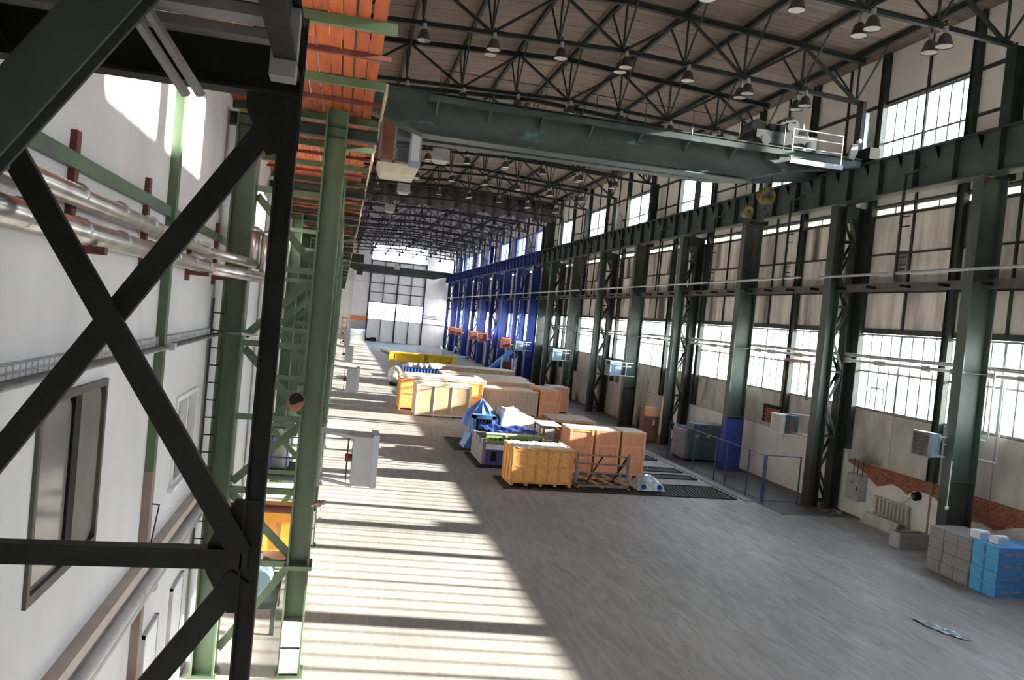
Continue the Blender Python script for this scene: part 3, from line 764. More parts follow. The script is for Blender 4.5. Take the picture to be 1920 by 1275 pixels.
# white box floodlights hung on the gallery side
for i, (x, y, z) in enumerate(((4.62, 43.55, 14.75), (3.7, 58.35, 14.95), (3.55, 73.15, 15.25))):
    fl = thing('floodlight', 'white box floodlight hung below the roof, %s from the crane cab' % ORD[i], 'lamp', (x, y, z), 'white box floodlights')
    MB().prism([(x - .45, z + .15), (x - .45, z + .75), (x + .45, z + .75), (x + .45, z + .15), (x + .3, z), (x - .3, z)], 'y', y - .3, y + .3).build('housing', M['galv'], fl)
    MB().prism([(x - .4, z + .12), (x + .4, z + .12), (x + .28, z + .02), (x - .28, z + .02)], 'y', y - .33, y - .3).build('diffuser', M['lampw'], fl)
    MB().tube((x, y, z + .75), (x, y, 16.95), .03, 6).build('hanger', M['black'], fl)

# ------------------------------------------------------------------ walkway, hangers and pipes along the right columns
wk = thing('wall_walkway', 'dark plank walkway halfway up the columns of the windowed wall', 'walkway', (20.2, Y0, 9.2))
y = Y0; i = 0; wp = None
while y < Y1 - 2:
    for j, x in enumerate((19.9, 20.12, 20.34, 20.56)):
        if wp is None: wp = MB().box(x, x + .2, y + .01, y + 3.69, 9.12, 9.17).build('walkway_plank', M['lampb'], wk); w0 = (x, y)
        else: clone(wp, (x - w0[0], y - w0[1], 0), wk)
    y += 3.7
kb = None
for y in [Y0 + 1 + 1.85 * i for i in range(int((Y1 - Y0 - 2) / 1.85))]:
    if kb is None: kb = MB().box(19.45, 20.79, y - .04, y + .04, 9.02, 9.12).build('walkway_bearer', M['black'], wk); k0 = y
    else: clone(kb, (0, y - k0, 0), wk)
MB().box(19.85, 19.89, Y0, Y1 - .3, 8.93, 9.24).build('edge_channel', M['lampb'], wk)
b = MB().tube((19.22, 10, 9.5), (19.22, 29.2, 9.5), .055, 8)
t = tag(b.build('service_pipe', M['galv'], None, True), 'slim silver pipe in front of the columns at walkway height, near length', 'pipe')
b = MB().tube((19.22, 30.6, 9.55), (19.22, 152, 9.55), .05, 8)
t = tag(b.build('service_pipe', M['galv'], None, True), 'slim silver pipe in front of the columns at walkway height, long far length', 'pipe')
hp = None
for i in range(-1, 9):
    y = 24.6 + 7.3 * i
    lab = 'dark rung hanger dropped from the runway girder to the walkway, %s from the near end' % ORD[i + 1]
    if hp is None:
        hp = thing('rung_hanger', lab, 'hanger', (19.2, y, 9.4), 'rung hangers under the runway girder')
        MB().box(19.16, 19.24, y - .04, y + .04, 9.2, 13.05).build('pole', M['dark'], hp)
        for z in (11.5, 11.15, 10.25, 10.05, 9.78, 9.62):
            MB().box(19.18, 19.22, y - .45, y, z - .02, z + .02).build('rung', M['black'], hp)
        MB().bar((19.2, y, 13.0), (19.2, y - 1.0, 13.12), .06, .06).build('top_arm', M['dark'], hp)
    else:
        o = copy_tree(hp, (19.2, y, 9.4)); o['label'] = lab
for nm, x, z, r, ya, yb, m, lab in (('heating_pipe', 20.42, 6.42, .07, 12, 78, M['galv'], 'long silver heating pipe crossing the lower windows, upper one of two'),
                                    ('heating_pipe', 20.47, 6.2, .06, 12, 78, M['gpipe'], 'long grey heating pipe crossing the lower windows, lower one of two')):
    t = thing(nm, lab, 'pipe', (x, ya, z))
    MB().tube((x, ya, z), (x, yb, z), r, 8).build('pipe_run', m, t, True)
    if m == M['gpipe']:
        y = ya + 1
        random.seed(4)
        while y < 60:
            MB().tube((x, y, z), (x, y + random.uniform(.25, .7), z - .005), r + .05, 8).build('lagging', M['beige'], t, True); y += random.uniform(1.2, 2.4)
# dark pipe loop in front of a lower window
b = MB().path([(20.6, 33.3, 3.7), (20.6, 33.3, 5.9), (20.6, 31.3, 5.92), (20.6, 31.3, 4.2)], .075, 8)
tag(b.build('pipe_loop', M['brownpole'], None, True), 'dark square pipe loop standing up in front of a lower window', 'pipe')

# ------------------------------------------------------------------ unit heaters
def unit_heater(x, y, z, label, body, frame, lv, wy=.75, dx=.42, h=.76, pipes=True):
    """louvred heater on a pipe frame fixed to a column; the louvres look across the hall"""
    t = thing('unit_heater', label, 'heater', (x, y, z))
    MB().box(x + .08, x + dx, y, y + wy, z, z + h).build('casing', body, t)
    lo = MB()
    for q in ((z - .02, z + .03), (z + h - .03, z + h + .02)): lo.box(x - .02, x + .08, y - .02, y + wy + .02, *q)
    for q in ((y - .02, y + .03), (y + wy - .03, y + wy + .02)): lo.box(x - .02, x + .08, *q, z + .03, z + h - .03)
    lo.build('louvre_frame', lv, t)
    MB().box(x + .065, x + .078, y + .03, y + wy - .03, z + .03, z + h - .03).build('core', M['black'], t)
    for i in range(9):
        zz = z + .06 + i * .076
        MB().hull8([(x, y + .03, zz), (x, y + wy - .03, zz), (x + .06, y + wy - .03, zz + .045), (x + .06, y + .03, zz + .045)],
                   [(x, y + .03, zz + .014), (x, y + wy - .03, zz + .014), (x + .06, y + wy - .03, zz + .059), (x + .06, y + .03, zz + .059)]).build('louvre', lv, t)
    MB().box(x + dx, x + dx + .12, y + .1, y + wy - .1, z + .1, z + h - .1).build('motor_housing', M['trolley'], t)
    if pipes:
        ya = y - .12
        for zz, xe in ((z + h - .06, 1.6), (z + .06, 1.75)):
            MB().path([(x + dx - .05, y + .2, zz), (x + dx - .05, ya, zz), (x + xe, ya, zz)], .028, 8).build('pipe_arm', frame, t)
        MB().path([(x + dx + .05, ya, z + h - .3), (x + 1.45, ya, z + h - .3)], .022).build('pipe_arm', frame, t)
        MB().path([(x + dx + .3, ya, z + h - .06), (x + dx + .3, ya, z + .06)], .028).build('pipe_arm', frame, t)
    return t


h0 = unit_heater(18.78, 21.6, 3.40, 'pale blue louvred heater on a white pipe frame above the foam stacks', M['paleblue'], M['whitepaint'], M['machgrey'])
b = MB()
b.path([(20.38, 21.48, 4.10), (20.38, 21.0, 4.10), (20.38, 21.0, 6.36)], .03); b.path([(20.53, 21.48, 3.46), (20.6, 20.8, 3.46), (20.6, 20.8, 6.2)], .03)
tag(b.build('riser_pipe', M['whitepaint'], None, True), 'white riser pipes from the near unit heater up to the heating pipes', 'pipe')
b = MB().tube((19.24, 21.1, 3.4), (19.24, 21.1, 1.95), .018, 6).box(19.2, 19.28, 21.06, 21.14, 1.85, 1.95)
tag(b.build('conduit', M['whitepaint'], None, True), 'thin white conduit with a switch box hanging below the near unit heater', 'conduit')
for k_, lab in ((4, 'pale blue heater on white pipes, on the column behind the plywood crates'), (6, 'pale blue heater on white pipes, on a far green column'),
                (8, 'pale blue heater on white pipes, next to the first blue column')):
    o = unit_heater(18.2, ROWY[3 + k_] - .3, 3.40, lab, M['paleblue'], M['whitepaint'], M['paleblue'], 1.0, .8, 1.0)
# near lattice column heater: looks across the hall
x, y, z = 18.8, 30.1, 2.8
t = thing('unit_heater', 'white louvred heater with a blue side on the laced column above the fence', 'heater', (x, y, z))
MB().box(x + .1, x + .75, y, y + .9, z, z + .78).build('casing', M['bluegrey'], t)
lo = MB(); 
for q in ((x - .02, x + .1, y - .02, y + .92, z - .02, z + .03), (x - .02, x + .1, y - .02, y + .92, z + .75, z + .8), (x - .02, x + .1, y - .02, y + .03, z, z + .78), (x - .02, x + .1, y + .87, y + .92, z, z + .78)): lo.box(*q)
lo.build('louvre_frame', M['whitepaint'], t)
for i in range(9):
    zz = z + .05 + i * .078
    MB().hull8([(x, y + .03, zz), (x, y + .87, zz), (x + .07, y + .87, zz + .05), (x + .07, y + .03, zz + .05)], [(x, y + .03, zz + .012), (x, y + .87, zz + .012), (x + .07, y + .87, zz + .062), (x + .07, y + .03, zz + .062)]).build('louvre', M['whitepaint'], t)
MB().box(x + .3, x + .55, y - .02, y, z + .2, z + .55).build('motor_panel', M['brownwood'], t)
MB().tube((x + .4, y + .2, z + .84), (19.4, 28.95, z + .9), .05).build('pipe_arm', M['galv'], t)
MB().tube((x + .4, y + .4, z + .78), (19.4, 29.0, z + 1.5), .02).build('pipe_arm', M['galv'], t)
MB().tube((x + .4, y + .2, z + .08), (19.4, 28.95, z + .08), .03).build('pipe_arm', M['galv'], t)
# orange heaters on the blue columns
oh = None
for i, k in enumerate((9, 11, 12, 14, 15)):
    y = ROWY[3 + k] - .9; x = 18.6; z = 3.3
    lab = 'orange box heater on a blue column, %s from the near end' % ORD[i]
    if oh is None:
        oh = thing('box_heater', lab, 'heater', (x, y, z), 'orange box heaters')
        MB().box(x - .55, x + .55, y, y + .8, z, z + 1.15).build('casing', M['orange'], oh)
        MB().box(x - .45, x + .45, y - .04, y, z + .1, z + 1.05).build('grille', M['rust'], oh)
        MB().box(x + .55, x + .9, y + .3, y + .4, z + .4, z + .5).build('bracket_arm', M['whitepaint'], oh)
    else:
        o = copy_tree(oh, (x, y, z)); o['label'] = lab

# grey hot air heaters on the left columns
gh = None
for i in range(5):
    y = ROWY[2] + 14.8 * i; x, z = .3, 3.36
    lab = ['grey sheet metal air heater box bracketed off the first green column', 'grey air heater box bracketed off the gallery columns, second from the front', 'grey air heater box bracketed off the gallery columns, third from the front',
           'grey air heater box bracketed off the gallery columns, fourth from the front', 'grey air heater box bracketed off the gallery columns, fifth from the front'][i]
    if gh is None:
        gh = thing('air_heater', lab, 'heater', (x, y, z), 'grey air heater boxes')
        yy = y + .1
        MB().prism([(x + .12, yy - .32), (x + .45, yy - .32), (x + .45, yy + .32), (x + .12, yy + .32)], 'z', z + .02, z + .88).build('casing', M['heater'], gh)
        MB().prism([(x + .45, yy - .36), (x + .56, yy - .3), (x + .56, yy + .3), (x + .45, yy + .36)], 'z', z, z + .92).build('louvre_hood', M['heater'], gh)
        for q in (-.3, .3): MB().bar((-.14, yy + q * .4, z + .92), (x + .14, yy + q, z + .86), .04, .05).build('bracket_arm', M['heater'], gh)
        for q in (-.3, .3): MB().bar((-.14, yy + q * .4, z + .1), (x + .14, yy + q, z + .02), .04, .05).build('bracket_arm', M['heater'], gh)
        MB().box(-.15, -.1, yy - .2, yy + .2, z - .05, z + 1.0).build('wall_plate', M['heater'], gh)
        fn = MB()
        for zz in (z + .1, z + .3, z + .5, z + .7, z + .8): fn.tube((x + .04, yy - .26, zz), (x + .04, yy + .26, zz), .008, 5)
        for q in (-.26, .26): fn.tube((x + .04, yy + q, z + .06), (x + .04, yy + q, z + .84), .008, 5)
        fn.tube((x, yy, z + .45), (x + .14, yy, z + .45), .07, 8)
        fn.build('fan_guard', M['rust'], gh)
    else:
        o = copy_tree(gh, (x, y, z)); o['label'] = lab

# ------------------------------------------------------------------ overhead crane (near)
cr = thing('overhead_crane', 'dusty green overhead travelling crane bridge with winch trolley and flaking blue paint', 'crane', (9.5, 27.5, 14.0))
G = M['crane']
prof = [(-.3, 13.35), (2.2, 12.62), (14.6, 12.72), (16.6, 13.3), (19.3, 13.75), (19.3, 14.02), (-.3, 14.02)]
for nm, ya, yb in (('bridge_girder', 27.35, 28.0), ('bridge_girder', 30.3, 30.9)):
    MB().prism([(x, z + (.36 if ya > 29 and z < 13.3 else 0)) for x, z in prof], 'y', ya, yb).build(nm, G, cr)
    MB().box(-.3, 19.3, ya - .1, yb + .05, 14.02, 14.06).build('girder_flange', G, cr)
    MB().box(.4, 18.8, ya + .25, ya + .32, 14.06, 14.14).build('trolley_rail', M['wheel'], cr)
MB().box(2.2, 14.6, 27.28, 28.05, 12.60, 12.65).build('girder_flange', G, cr)
# service walk in front of the first girder
MB().box(2.3, 16.0, 26.75, 27.35, 13.72, 13.76).build('footwalk', G, cr)
MB().box(2.3, 16.0, 26.72, 26.76, 13.62, 13.82).build('footwalk_edge', G, cr)
for i in range(8):
    x = 2.6 + i * 1.85
    MB().hull8([(x - .03, 26.8, 13.72), (x + .03, 26.8, 13.72), (x + .03, 27.35, 13.72), (x - .03, 27.35, 13.72)], [(x - .03, 26.8, 13.66), (x + .03, 26.8, 13.66), (x + .03, 27.35, 13.3), (x - .03, 27.35, 13.3)]).build('footwalk_bracket', G, cr)
    MB().tube((x, 26.76, 13.7), (x, 26.76, 14.7), .015, 6).build('rail_post', M['dark'], cr)
MB().tube((2.6, 26.76, 14.7), (15.6, 26.76, 14.7), .015, 6).build('hand_rail', M['dark'], cr)
# silver end platform with hand rails
MB().box(15.95, 18.2, 26.9, 27.4, 13.45, 13.49).build('end_platform', M['black'], cr)
MB().box(15.95, 18.2, 26.88, 26.92, 13.42, 13.60).build('platform_edge', M['galv'], cr)
for z in (14.7, 14.4, 14.02): MB().tube((15.98, 26.9, z), (18.1, 26.9, z), .025, 8).build('hand_rail', M['whitepaint'], cr)
for x in (15.98, 18.1): MB().tube((x, 26.9, 13.5), (x, 26.9, 14.7), .03 if x < 17 else .018, 8).build('rail_post', M['whitepaint'], cr)
MB().prism([(15.0, 13.5), (15.95, 13.15), (15.95, 13.6), (15.0, 13.75)], 'y', 27.05, 27.3).build('girder_bracket', G, cr)
# end trucks
for x in (19.6, -.35):
    MB().box(x - .22, x + .22, 27.0, 31.4, 14.06, 14.5).build('end_truck', M['black'], cr)
    for y in (27.5, 30.9): MB().tube((x - .1, y, 14.24), (x + .1, y, 14.24), .25, 14).build('wheel', M['wheel'], cr)
MB().prism([(18.62, 14.0), (18.72, 14.55), (18.98, 14.6), (19.0, 14.3), (18.85, 13.95)], 'y', 27.2, 27.35).build('buffer_arm', M['rack'], cr)
MB().tube((18.95, 27.2, 14.68), (18.95, 27.05, 14.68), .08, 12).build('signal_lamp', M['radiator'], cr)
# trolley
tr = thing('crane_trolley', 'grey winch trolley with gearbox, drum and motors riding on the crane bridge', 'trolley', (16.2, 29, 14.15))
for y in (27.75, 30.35): MB().box(14.9, 17.5, y - .06, y + .06, 14.25, 14.72).build('side_frame', M['wheel'], tr)
for x in (15.0, 17.3): MB().box(x - .1, x + .1, 27.7, 30.4, 14.4, 14.65).build('cross_frame', M['wheel'], tr)
for x in (15.25, 17.15):
    for y in (27.6, 30.45): MB().tube((x, y - .05, 14.32), (x, y + .05, 14.32), .19, 14).build('wheel', M['wheel'], tr)
MB().tube((16.38, 27.85, 15.0), (16.38, 28.3, 15.0), .42, 20).build('gearbox', M['trolley'], tr, False)
MB().tube((16.38, 27.78, 15.0), (16.38, 27.86, 15.0), .16, 16).build('gearbox_cap', M['trolley'], tr)
for i in range(8):
    g = 2 * math.pi * i / 8
    MB().tube((16.38 + .31 * math.cos(g), 27.8, 15.0 + .31 * math.sin(g)), (16.38 + .31 * math.cos(g), 27.86, 15.0 + .31 * math.sin(g)), .03, 6).build('bolt', M['wheel'], tr)
MB().tube((16.4, 28.4, 14.95), (16.4, 30.2, 14.95), .33, 18).build('rope_drum', M['wheel'], tr)
MB().tube((15.12, 28.0, 14.93), (15.12, 28.8, 14.93), .27, 16).build('motor', M['trolley'], tr)
MB().box(15.3, 16.0, 28.1, 28.6, 14.7, 14.95).build('brake_box', M['wheel'], tr)
MB().tube((15.75, 28.0, 14.98), (15.75, 28.4, 14.98), .15, 12).build('motor', M['trolley'], tr)
MB().box(16.95, 17.35, 28.1, 28.6, 14.7, 15.05).build('control_box', M['trolley'], tr)
MB().tube((17.15, 28.2, 14.55), (17.15, 28.2, 15.3), .05, 8).build('exhaust_pipe', M['galv'], tr)


def hook(name, x, y, z, r, zt, label):
    t = thing(name, label, 'hook', (x, y, z))
    for s in (-1, 1):
        MB().tube((x + s * r * .6, y, z + r), (x + s * r * .45, y, zt), .016, 6).build('wire_rope', M['rope'], t)
    MB().tube((x, y - .16, z), (x, y + .16, z), r, 18).build('sheave_housing', M['hook'], t)
    MB().tube((x, y - .18, z), (x, y + .18, z), r * .35, 12).build('sheave_cap', M['wheel'], t)
    pts = [(x, y, z - r * .8), (x, y, z - r * 1.5)] + [(x + r * .5 * math.sin(a) , y, z - r * 2.0 + r * .5 * math.cos(a)) for a in [0.2 + i * .55 for i in range(9)]]
    MB().path(pts, r * .16, 8).build('hook', M['wheel'], t, True)


MB().box(14.95, 17.4, 27.82, 30.28, 14.5, 14.56).build('deck_plate', M['wheel'], tr)
hook('hook_block', 16.25, 28.9, 12.45, .34, 14.6, 'large yellow and black crane hook block hanging from the trolley')
hook('hook_block', 15.48, 28.9, 11.72, .22, 14.6, 'small yellow and black auxiliary hook block beside the large hook')
# cab
cb = thing('crane_cab', 'beige glazed crane driver cab hanging under the bridge at the gallery side', 'cab', (1.5, 28.6, 11.3))
x0, x1, y0, y1 = .8, 2.25, 28.0, 29.8
MB().hull8([(x0 + .15, y0 + .15, 11.28), (x1 - .1, y0 + .15, 11.28), (x1 - .1, y1, 11.28), (x0 + .15, y1, 11.28)], [(x0, y0, 11.6), (x1, y0, 11.6), (x1, y1, 11.6), (x0, y1, 11.6)]).build('floor_pan', M['creamplate'], cb)
fr = MB()
for x, y in ((x0, y0), (x1 - .08, y0), (x0, y1 - .08), (x1 - .08, y1 - .08), (x0 + .5, y0)): fr.box(x, x + .08, y, y + .08, 11.6, 13.3)
for z in (11.6, 13.22): fr.box(x0, x1, y0, y0 + .08, z, z + .08); fr.box(x0, x1, y1 - .08, y1, z, z + .08); fr.box(x1 - .08, x1, y0, y1, z, z + .08); fr.box(x0, x0 + .08, y0, y1, z, z + .08)
fr.build('cab_frame', M['foamgrey'], cb)
MB().box(x0 + .08, x0 + .5, y0 + .02, y0 + .05, 11.68, 13.22).build('side_board', M['brownwood'], cb)
MB().box(x0 + .58, x1 - .4, y0 + .03, y0 + .04, 11.68, 13.22).build('pane', M['cabglass'], cb)
MB().box(x1 - .40, x1 + .02, y0 - .05, y0 - .01, 11.52, 12.95).build('door_panel', M['paleblue'], cb)
MB().box(x1 - .33, x1 - .05, y0 - .06, y0 - .05, 11.75, 12.8).build('pane', M['whitepaint'], cb)
MB().box(x0 + .02, x1 - .02, y0 + .02, y1 - .02, 13.3, 13.36).build('cab_roof', M['dark'], cb)
MB().box(x0 + .7, x1 - .4, y0 + .5, y0 + 1.0, 11.65, 12.25).build('seat', M['black'], cb)
for x in (x0 + .1, x1 - .2): MB().box(x, x + .1, 28.3, 28.4, 13.36, 14.05).build('hanger', M['dark'], cb)

# far crane by the end wall
fc = thing('overhead_crane', 'far green overhead crane parked in front of the end wall', 'crane', (9.5, 143, 13))
MB().prism([(-.3, 13.6), (2, 12.7), (16, 12.55), (18.5, 13.2), (19.6, 13.5), (19.6, 14.05), (-.3, 14.05)], 'y', 142.5, 143.6).build('bridge_girder', M['girder'], fc)
MB().box(0, 19.3, 141.8, 142.5, 13.9, 14.0).build('footwalk', M['girder'], fc)
MB().box(.6, 3.2, 141.9, 142.4, 14.1, 15.6).build('winch', M['dark'], fc)
MB().box(8.6, 9.6, 141.7, 141.85, 13.6, 14.4).build('data_plate', M['creamplate'], fc)
MB().box(2.2, 3.2, 142, 143, 12.0, 12.7).build('cab', M['dark'], fc)

# ------------------------------------------------------------------ foreground bracing frame and overhead platform
bf = thing('bracing_frame', 'near black steel cross braced frame between the white wall and its post', 'frame', (-.42, 5, 0))
B = M['black']; FY = 5.0
MB().ibar((-.415, FY, 0.0), (-.405, FY, 7.95), .1, .115, .012, (1, 0, 0)).build('post', B, bf)
MB().bar((-.46, FY - .035, 4.93), (-2.08, FY - .035, 7.50), .135, .06, (0, 1, 0)).build('diagonal_brace', B, bf)
MB().bar((-2.08, FY + .035, 5.08), (-.42, FY + .035, 7.70), .135, .06, (0, 1, 0)).build('diagonal_brace', B, bf)
MB().box(-2.08, -.42, FY - .05, FY + .05, 4.83, 4.95).build('strut', B, bf)
MB().bar((-.46, FY, 4.78), (-2.08, FY, 2.42), .14, .06, (0, 1, 0)).build('diagonal_brace', B, bf)
MB().bar((-2.08, FY, 4.35), (-1.5, FY, 3.55), .13, .06, (0, 1, 0)).build('diagonal_brace', B, bf)
MB().prism([(-.36, 4.55), (-.36, 5.25), (-.52, 5.25), (-.66, 4.98), (-.66, 4.8), (-.52, 4.55)], 'y', FY - .015, FY + .015).build('gusset_plate', B, bf)
MB().ibar((-2.08, FY, 7.88), (-.36, FY, 7.88), .16, .34, .02).build('top_beam', B, bf)
MB().prism([(-.34, 7.4), (-.34, 8.2), (-.66, 8.2), (-.66, 7.62), (-.52, 7.35)], 'y', FY - .02, FY + .02).build('gusset_plate', B, bf)

op = thing('overhead_platform', 'near dark platform of cross channels above the bracing frame', 'platform', (-1.2, 3, 8.0))
for i in range(9):
    y = 1.9 + i * .37
    MB().box(-2.08, -.42, y, y + .17, 8.0, 8.06).build('cross_channel', M['machgrey'], op)
MB().box(-2.08, -.4, .5, 5.1, 8.14, 8.18).build('floor_plate', M['black'], op)
MB().ibar((-.42, .5, 7.98), (-.42, 5.3, 7.98), .12, .34, .02).build('edge_beam', B, op)
MB().ibar((-2.02, .5, 7.95), (-2.02, 5.3, 7.95), .1, .3, .02).build('edge_beam', B, op)
MB().prism([(-.50, 7.72), (-.36, 7.72), (-.36, 8.1), (-.50, 8.1)], 'y', 4.55, 4.7).build('stiffener_plate', M['machgrey'], op)
MB().ibar((-2.08, 4.0, 6.42), (-1.02, 4.0, 8.0), .24, .16, .025, (0, 1, 0)).build('raking_strut', M['dark'], op)
b = MB(); b.bar((-1.25, 4.5, 7.98), (-.98, 4.9, 7.62), .05, .03, (0, 0, 1)); b.bar((-1.17, 4.5, 8.0), (-.90, 4.9, 7.63), .05, .03, (0, 0, 1)); b.build('angle_strut', M['machgrey'], op)

# ------------------------------------------------------------------ fittings on the left wall
for y, m, lab in ((10.0, M['dark'], 'dark green wall post running the height of the white wall behind the braces'),):
    t = thing('wall_post', lab, 'post', (XL, y, 0))
    MB().box(XL, XL + .1, y - .07, y + .07, 4.3, 9.75).build('upper_length', M['green'], t)
    MB().box(XL, XL + .1, y - .08, y + .08, 0, 4.3).build('lower_length', M['brownpole'], t)
b = MB().box(XL, XL + .06, 5.2, 15.5, 7.33, 7.45)
tag(b.build('wall_rail', M['green']), 'green horizontal rail fixed along the white wall above the silver pipes', 'rail')
for i, (pts, r, lab) in enumerate(((((-1.95, 2.0, 7.12), (-1.95, 12.6, 7.08), (-1.47, 13.55, 7.02), (-1.47, 13.55, 7.56), (-1.47, 16.5, 7.6)), .08, 'upper foil lagged pipe along the white wall, bending up at the green column'),
                                   (((-1.92, 2.0, 6.86), (-1.92, 12.2, 6.84), (-1.28, 13.55, 6.80), (-1.28, 13.55, 7.50), (-1.28, 16.5, 7.55)), .09, 'lower foil lagged pipe along the white wall, bending up at the green column'))):
    t = thing('lagged_pipe', lab, 'pipe', pts[0], 'foil lagged pipes')
    MB().path(pts, r, 12).build('lagging', M['silver'], t, True)
    y = 3.0
    while y < 12:
        MB().tube((pts[0][0], y, pts[0][2]), (pts[0][0], y + .05, pts[0][2]), r + .006, 12).build('foil_band', M['galv'], t, True); y += 1.1
rb = None
for i, y in enumerate((6.6, 8.9, 11.4, 13.6)):
    lab = 'rust red pipe bracket under the lagged pipes, %s along the white wall' % ORD[i]
    if rb is None:
        rb = thing('pipe_bracket', lab, 'bracket', (XL, y, 6.7), 'red pipe brackets')
        MB().box(XL, -1.8, y - .04, y + .04, 6.70, 6.76).build('bracket_arm', M['rust'], rb)
        MB().box(XL, XL + .05, y - .05, y + .05, 6.62, 7.62).build('bracket_post', M['rust'], rb)
    else:
        o = copy_tree(rb, (XL, y, 6.7)); o['label'] = lab
# cable tray
t = thing('cable_tray', 'grey wire cable tray crossing the white wall behind the braces', 'cable tray', (XL, 3, 5.8))
b = MB()
for z in (5.78, 5.84, 5.90): b.tube((XL + .03, 3, z), (XL + .03, 14.2, z), .008, 6)
b.tube((XL + .16, 3, 5.78), (XL + .16, 14.2, 5.78), .008, 6)
y = 3.0
rungs = MB()
while y < 14.2: rungs.tube((XL + .03, y, 5.90), (XL + .03, y, 5.78), .006, 5).tube((XL + .03, y, 5.78), (XL + .16, y, 5.78), .006, 5); y += .11
b.build('side_wire', M['galv'], t); r = rungs.build('rung_wire', M['galv'], t); r['kind'] = 'stuff'
b = MB()
for i in range(5): b.tube((XL + .05 + i * .022, 3, 5.80 + .006 * (i % 2)), (XL + .05 + i * .022, 14.1, 5.80), .01, 5)
b.build('cable', M['rack'], t)
MB().path([(XL + .1, 14.1, 5.82), (-1.55, 13.66, 5.85), (-1.3, 13.66, 5.83)], .025, 6).build('tray_bend', M['galv'], t)
MB().box(XL + .1, XL + .22, 9.94, 10.06, 5.76, 5.84).build('clip', M['galv'], t)
# trunking and pipes low on the wall
b = MB().box(XL, XL + .13, -2, 13.7, 3.12, 3.24); t = tag(b.build('wall_trunking', M['beige']), 'beige trunking ledge low along the white wall above the grey pipes', 'trunking')
t = thing('grey_pipe', 'thick grey pipe sloping down the lower white wall, upper of two', 'pipe', (XL, 0, 3))
MB().tube((XL + .14, -2, 2.98), (XL + .14, 13.7, 3.0), .085, 12).build('pipe_run', M['gpipe'], t, True)
for y in (6.9, 9.4, 12.1): MB().tube((XL + .14, y, 2.98), (XL + .14, y + .08, 2.98), .095, 12).build('pipe_socket', M['heater'], t, True)
t = thing('grey_pipe', 'thinner grey pipe low on the white wall, lower of two', 'pipe', (XL, 0, 2.8))
MB().tube((XL + .12, -2, 2.78), (XL + .12, 13.6, 2.82), .055, 12).build('pipe_run', M['gpipe'], t, True)
for y in (7.4, 10.3): MB().tube((XL + .12, y, 2.78), (XL + .12, y + .07, 2.78), .065, 12).build('pipe_socket', M['beige'], t, True)
MB().path([(XL + .03, 9.6, 3.9), (XL + .06, 9.35, 3.75), (XL + .05, 9.3, 3.4), (XL + .05, 9.5, 3.05)], .008, 5)
b = MB().path([(XL + .11, 10.0, 3.9), (XL + .12, 10.35, 3.8), (XL + .06, 10.45, 3.45), (XL + .06, 10.2, 3.15)], .009, 5)
tag(b.build('loose_cable', M['black'], None, True), 'loose dark cable looping beside the brown wall post', 'cable')
t = thing('wall_box', 'dark tilted box on the white wall behind the lowest brace', 'box', (XL, 9.6, 1.3))
MB().box(XL, XL + .3, 9.1, 9.8, 1.0, 1.6).build('casing', M['black'], t); MB().box(XL + .3, XL + .31, 9.15, 9.75, 1.05, 1.55).build('front_lid', M['winframe'], t)
# things in the aisle behind the first left column
b = MB().tube((-1.25, 15.6, 0.0), (-1.25, 15.6, 7.44), .075, 12)
tag(b.build('lagged_riser', M['silver'], None, True), 'vertical foil lagged riser pipe behind the first green column', 'pipe')
t = thing('wall_ladder', 'dark rung ladder fixed to the rear leg of the first green column', 'ladder', (-1.9, 13.7, 2))
for x in (-2.05, -1.85): MB().box(x - .015, x + .015, 13.68, 13.72, 1.9, 6.4).build('stile', M['dark'], t)
for i in range(15): MB().tube((-2.05, 13.7, 2.1 + i * .29), (-1.85, 13.7, 2.1 + i * .29), .012, 6).build('rung', M['black'], t)
t = thing('orange_cabinet', 'bright amber machine cabinet in the aisle behind the first green column', 'cabinet', (-1.2, 18.6, 0))
MB().box(-1.55, -.6, 18.4, 19.5, .75, 1.62).build('casing', M['amber'], t)
for x in (-1.27, -1.0, -.9): MB().box(x, x + .02, 18.38, 18.4, .8, 1.4).build('door_seam', M['brownpole'], t)
MB().box(-1.55, -.6, 18.4, 19.5, .45, .75).build('plinth', M['brownwood'], t)
for x in (-1.5, -.7): MB().box(x, x + .08, 18.5, 18.6, 0, .45).build('leg', M['brownwood'], t)
for x in (-1.5, -.7): MB().box(x, x + .08, 19.3, 19.4, 0, .45).build('leg', M['brownwood'], t)
b = MB().tube((-2.1, 18.0, 1.85), (-.55, 18.0, 1.80), .085, 10).tube((-.55, 18.0, 1.88), (-.55, 18.0, 0), .05, 8)
tag(b.build('red_pipe', M['rust'], None, True), 'rust red pipe across the aisle above the amber cabinet', 'pipe')
t = thing('guard_rail', 'bright blue guard railing high in the aisle between green columns', 'railing', (-1.3, 23.5, 1.4))
for x in (-2.0, -1.6, -1.15, -.75): MB().box(x - .02, x + .02, 23.48, 23.52, 1.4, 2.55).build('post', M['blue'], t)
for z in (1.9, 2.5): MB().box(-2.0, -.75, 23.48, 23.52, z - .02, z + .02).build('rail', M['blue'], t)
MB().box(-2.08, -.6, 23.3, 25.5, 1.28, 1.4).build('platform_edge', M['dark'], t)
for x in (-2.0, -.7):
    for y in (23.4, 25.4): MB().box(x - .04, x + .04, y - .04, y + .04, 0, 1.28).build('leg', M['dark'], t)
t = thing('storage_tank', 'cream upright tank on the blue railed platform', 'tank', (-1.45, 24.6, 1.4))
MB().lathe([(0, 0), (.3, 0), (.32, .06), (.32, .85), (.25, .98), (.08, 1.02), (0, 1.02)], (-1.45, 24.6, 1.4), 18).build('shell', M['radiator'], t, True)
MB().tube((-1.45, 24.6, 2.4), (-1.45, 24.6, 2.55), .06, 10).build('outlet', M['galv'], t)
